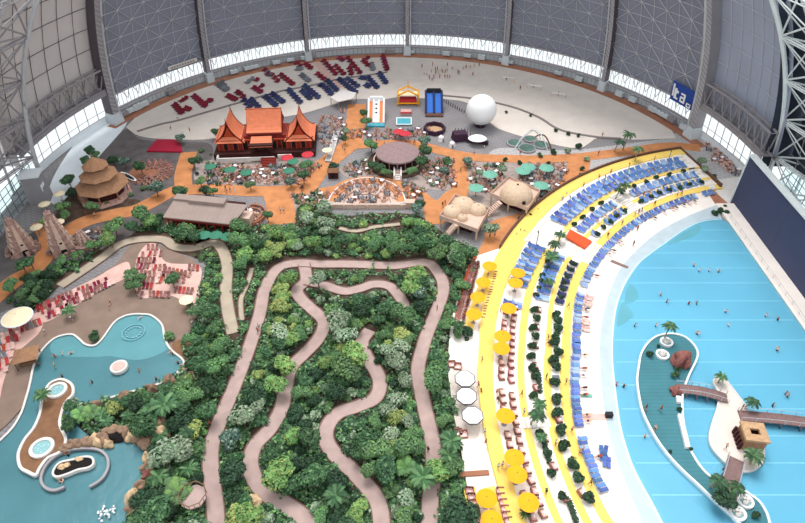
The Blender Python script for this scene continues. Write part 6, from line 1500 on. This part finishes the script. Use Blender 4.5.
# ================================================================ PEOPLE
def body_mesh(pose, skin, top, bot, hair):
    J = {'pelvis': (0, 0, .95), 'chest': (0, 0, 1.28), 'neck': (0, 0, 1.47), 'head': (0, -.02, 1.6), 'crown': (0, 0, 1.73), 'sl': (.19, 0, 1.40), 'sr': (-.19, 0, 1.40), 'el': (.27, .02, 1.12), 'er': (-.27, .02, 1.12), 'hl': (.28, -.08, .86), 'hr': (-.28, -.08, .86), 'pl': (.1, 0, .90), 'pr': (-.1, 0, .90), 'kl': (.11, 0, .5), 'kr': (-.11, 0, .5), 'al': (.11, .02, .08), 'ar': (-.11, .02, .08), 'tl': (.12, -.16, .03), 'tr': (-.12, -.16, .03)}
    if pose == 'walk': J.update(kl=(.11, -.16, .52), al=(.11, -.22, .08), tl=(.11, -.38, .05), kr=(-.11, .06, .5), ar=(-.11, .32, .12), tr=(-.11, .2, .03), el=(.27, .12, 1.14), hl=(.27, .05, .9), er=(-.27, -.08, 1.14), hr=(-.26, -.24, .95))
    if pose == 'swim': J.update(el=(.42, -.2, 1.36), hl=(.5, -.48, 1.34), er=(-.42, -.2, 1.36), hr=(-.5, -.48, 1.34))
    R = {'pelvis': .145, 'chest': .16, 'neck': .065, 'head': .1, 'crown': .085, 'sl': .07, 'sr': .07, 'el': .05, 'er': .05, 'hl': .042, 'hr': .042, 'pl': .105, 'pr': .105, 'kl': .07, 'kr': .07, 'al': .05, 'ar': .05, 'tl': .045, 'tr': .045}
    E_ = [('pelvis', 'chest'), ('chest', 'neck'), ('neck', 'head'), ('head', 'crown'), ('chest', 'sl'), ('chest', 'sr'), ('sl', 'el'), ('sr', 'er'), ('el', 'hl'), ('er', 'hr'), ('pelvis', 'pl'), ('pelvis', 'pr'), ('pl', 'kl'), ('pr', 'kr'), ('kl', 'al'), ('kr', 'ar'), ('al', 'tl'), ('ar', 'tr')]
    names = list(J); me = bpy.data.meshes.new('tmp'); me.from_pydata([J[n] for n in names], [(names.index(a), names.index(b)) for a, b in E_], [])
    ob = bpy.data.objects.new('tmp', me); COL.objects.link(ob); md = ob.modifiers.new('s', 'SKIN'); md.use_smooth_shade = True
    for i, n in enumerate(names): me.skin_vertices[0].data[i].radius = (R[n], R[n]*.8 if n in ('pelvis', 'chest') else R[n])
    me.skin_vertices[0].data[0].use_root = True
    ob.modifiers.new('u', 'SUBSURF').levels = 1
    dg = bpy.context.evaluated_depsgraph_get(); m2 = bpy.data.meshes.new_from_object(ob.evaluated_get(dg)); bpy.data.objects.remove(ob); m2.name = 'person_body'
    m2.materials.clear()
    for m in (skin, top, bot, hair): m2.materials.append(MT[m])
    for p in m2.polygons:
        c = p.center; z = c.z
        p.material_index = 3 if z > 1.64 or (z > 1.55 and c.y > .03) else 2 if .62 < z < 1.0 and abs(c.x) < .22 else 1 if 1.0 <= z < 1.44 and abs(c.x) < .23 else 0
    return m2
PB = []
for pose in ('stand', 'walk', 'swim'):
    for sk, tp_, bt, hr, desc in (('skin_light', 'cloth_white', 'cloth_blue', 'hair_dark', 'white top and blue shorts'), ('skin_tan', 'cloth_red', 'cloth_black', 'hair_dark', 'red top and black shorts'), ('skin_light', 'skin_light', 'cloth_black', 'hair_fair', 'black swim shorts'), ('skin_tan', 'cloth_black', 'cloth_black', 'hair_dark', 'dark clothes')):
        PB.append((pose, body_mesh(pose, sk, tp_, bt, hr), desc))
def person(x, y, z, poses, idx=None):
    c = [p for p in PB if p[0] in poses]; pose, me, desc = c[idx % len(c)] if idx is not None else random.choice(c)
    o = bpy.data.objects.new('person', me); COL.objects.link(o); o.location = W(x, y, z); o.rotation_euler.z = random.random()*6.28; o.scale = (1.08,)*3
    if pose == 'swim': o.location.z = z-1.18
    reg(o, {'stand': 'standing person in ', 'walk': 'walking person in ', 'swim': 'bather in '}[pose]+desc.split(' and ')[0], {'stand': 'people on the decks and paths', 'walk': 'people on the decks and paths', 'swim': 'bathers in the pools'}[pose], 'person', x, y)
for (x, y) in [(699, 270), (709, 270), (661, 294), (667, 301), (689, 303), (697, 303), (726, 311), (766, 315), (778, 319), (729, 325), (656, 325), (635, 325), (698, 333), (778, 349), (616.5, 384), (624, 386), (694, 265), (719, 271), (697, 333), (777, 349), (786, 393), (773, 405), (645, 436), (788, 396)]: person(x, y, .84, ('swim',))
for (x, y) in [(55, 356), (62, 354), (71, 353), (92, 382), (139, 371), (62, 376), (156, 379), (95, 448), (60, 482), (63, 480), (173, 354), (178, 363), (171, 352), (68, 455), (140, 318)]: person(x, y, .6, ('swim',))
for (x, y, z) in [(437, 311, 1.4), (498, 469, 1.4), (502, 467, 1.4), (568, 308, .6), (582, 452, .4), (579, 455, .4), (480.8, 394, .7), (258, 333, .2), (259, 329, .2), (211, 427, .2), (428, 452, .2), (520, 234, .1), (516, 238, .1), (524, 235, .1), (87, 216, .1), (111, 304, .3), (110, 309, .3), (56, 368, .3), (637, 231, .4), (633, 246, .4), (72, 321, .3), (46, 334, .3), (193, 326, .3), (434, 170, .1), (484, 150, .1), (566, 174, .05), (725, 449, 1.15), (660, 411, 1.15), (654, 431, 1.15), (645, 410, 1.15), (741, 410, 1.15), (474, 155, .1), (300, 187, .1), (345, 152, .1)]: person(x, y, z, ('stand', 'walk'))
for i in range(26): # players on the far deck
    x = random.gauss(440, 12); y = random.uniform(66, 82); person(x, y, .1, ('stand', 'walk'))
for (x, y) in [(463, 70), (466, 69), (470, 69), (474, 68), (479, 67), (520, 90), (506, 81), (533, 88), (558, 96), (190, 132), (184, 137), (171, 130), (178, 120), (252, 64), (602, 137)]: person(x, y, .1, ('stand',))
for i in range(24): # strollers
    p_ = random.choice([(300, 189), (230, 191), (95, 218), (282, 212), (340, 150), (460, 170), (440, 205), (560, 200), (520, 158), (600, 154), (500, 240), (380, 143), (410, 145)]); person(p_[0]+random.uniform(-6, 6), p_[1]+random.uniform(-3, 3), .12, ('walk', 'stand'))
def lying(kr, off, a0, a1, n, z):
    for i in range(n):
        a = random.uniform(a0, a1); k = random.randrange(4); pose, me, desc = PB[k]
        o = bpy.data.objects.new('person', me); COL.objects.link(o); p = tp(R_(kr, a)+off, a, z+.52); o.location = p; o.scale = (1.05,)*3
        o.rotation_euler = (-PI/2+.12, 0, math.radians(a)+PI/2+(PI if False else 0)); q = PX(p)
        reg(o, 'person lying in '+desc.split(' and ')[0], 'people lying on terrace loungers', 'person', q[0], q[1])
for kr, off, a0, a1, n, z in (('d0', -.9, 110, 168, 16, .4), ('a0', -1.1, 108, 141, 8, 1.2), ('b1', -.6, 108, 141, 6, .9), ('d0', -.9, 174, 196, 8, .4)): lying(kr, off, a0, a1, n, z)
for i in range(30):
    a = random.choice((random.uniform(167, 197), random.uniform(108, 141))); k_ = random.choice(('y2o', 'y3o', 'y4i', 'y1i')); p = tp(R_(k_, a)+(-.5 if k_ != 'y4i' else .7), a, {'y2o': 1.1, 'y3o': .85, 'y4i': .6, 'y1i': 1.2}[k_])
    q = PX(p); person(q[0], q[1], p.z, ('walk', 'stand'))
for i in range(14):
    a = random.uniform(170, 195); q = PX(tp(R_('y1i', a)+2+random.random(), a, 1.4)); person(q[0], q[1], 1.4, ('walk',)) if i < 4 else None
# beach players nets
for i, (x, y, l) in enumerate(((508, 82, 'left'), (534, 90, 'middle'), (558, 98, 'right'))):
    o = thing('beach_net', 'small net on two posts on the far sand, %s one' % l, 'net', W(x, y, .1), -.35, 'beach nets'); 
    for s in (-1, 1): MB().tube([(s*2.6, 0, 0), (s*2.6, 0, 2.2)], .08, 5).build('post', 'yellow_canvas', o)
    MB().box((0, 0, 1.8), (5.2, .04, .6)).build('net', 'off_white', o)
# blue loungers beyond the 300 nearest: one crowd object at the far right end of the rows
lo = [o for o in COL.objects if o.name.split('.')[0] == 'sun_lounger' and o.get('label')]
lo.sort(key=lambda o: -(Vector(o.location)-camo.location).length)
mb = MB(); kk = {'blue_fabric': 0, 'off_white': 1, 'sky_fabric': 2, 'pink_fabric': 3, 'navy_fabric': 4}
for o in lo[:max(0, len(lo)-300)]:
    M_ = Matrix.Translation(o.location) @ Matrix.Rotation(o.rotation_euler.z, 4, 'Z') @ Matrix.Scale(o.scale.x, 4)
    ms = [m.name for m in o.data.materials]; b_ = len(mb.v)
    mb.v += [tuple(M_ @ v.co) for v in o.data.vertices]
    for p in o.data.polygons: mb.f.append([b_+i for i in p.vertices]); mb.m.append(kk[ms[p.material_index]])
    bpy.data.objects.remove(o)
tag(mb.build('distant_loungers', ['blue_fabric', 'off_white', 'sky_fabric', 'pink_fabric', 'navy_fabric']), 'crowd of blue loungers at the far right end of the terrace rows', 'loungers', kind='stuff')
# dead prototypes
for d_ in (TREES, PALMS):
    for o in list(d_.values()):
        if not first2.get(o.name):
            for c in list(o.children): bpy.data.objects.remove(c)
            bpy.data.objects.remove(o)
finish_labels()
# ================================================================ LIGHT
w = bpy.data.worlds.new('daylight'); S.world = w; w.use_nodes = True; bg = w.node_tree.nodes['Background']
bg.inputs[0].default_value = (.93, .97, 1.0, 1); bg.inputs[1].default_value = 1.0
sun = bpy.data.lights.new('sun', 'SUN'); sun.energy = 1.9; sun.angle = math.radians(28); sun.color = (1, .97, .93)
so = bpy.data.objects.new('sun', sun); COL.objects.link(so); so.rotation_euler = Vector((-.1, .38, .92)).to_track_quat('Z', 'Y').to_euler()
ar = bpy.data.lights.new('roof_daylight', 'AREA'); ar.shape = 'RECTANGLE'; ar.size = 70; ar.size_y = 90; ar.energy = 26000; ar.color = (.97, .99, 1)
ao = bpy.data.objects.new('roof_daylight', ar); COL.objects.link(ao); ao.location = (78, 70, 96); ao.rotation_euler = Vector((.35, -.05, .93)).to_track_quat('Z', 'Y').to_euler()
S.view_settings.view_transform = 'Standard'; S.view_settings.look = 'None'; S.view_settings.exposure = 0.34; S.view_settings.gamma = 1.0
S.view_settings.use_curve_mapping = False
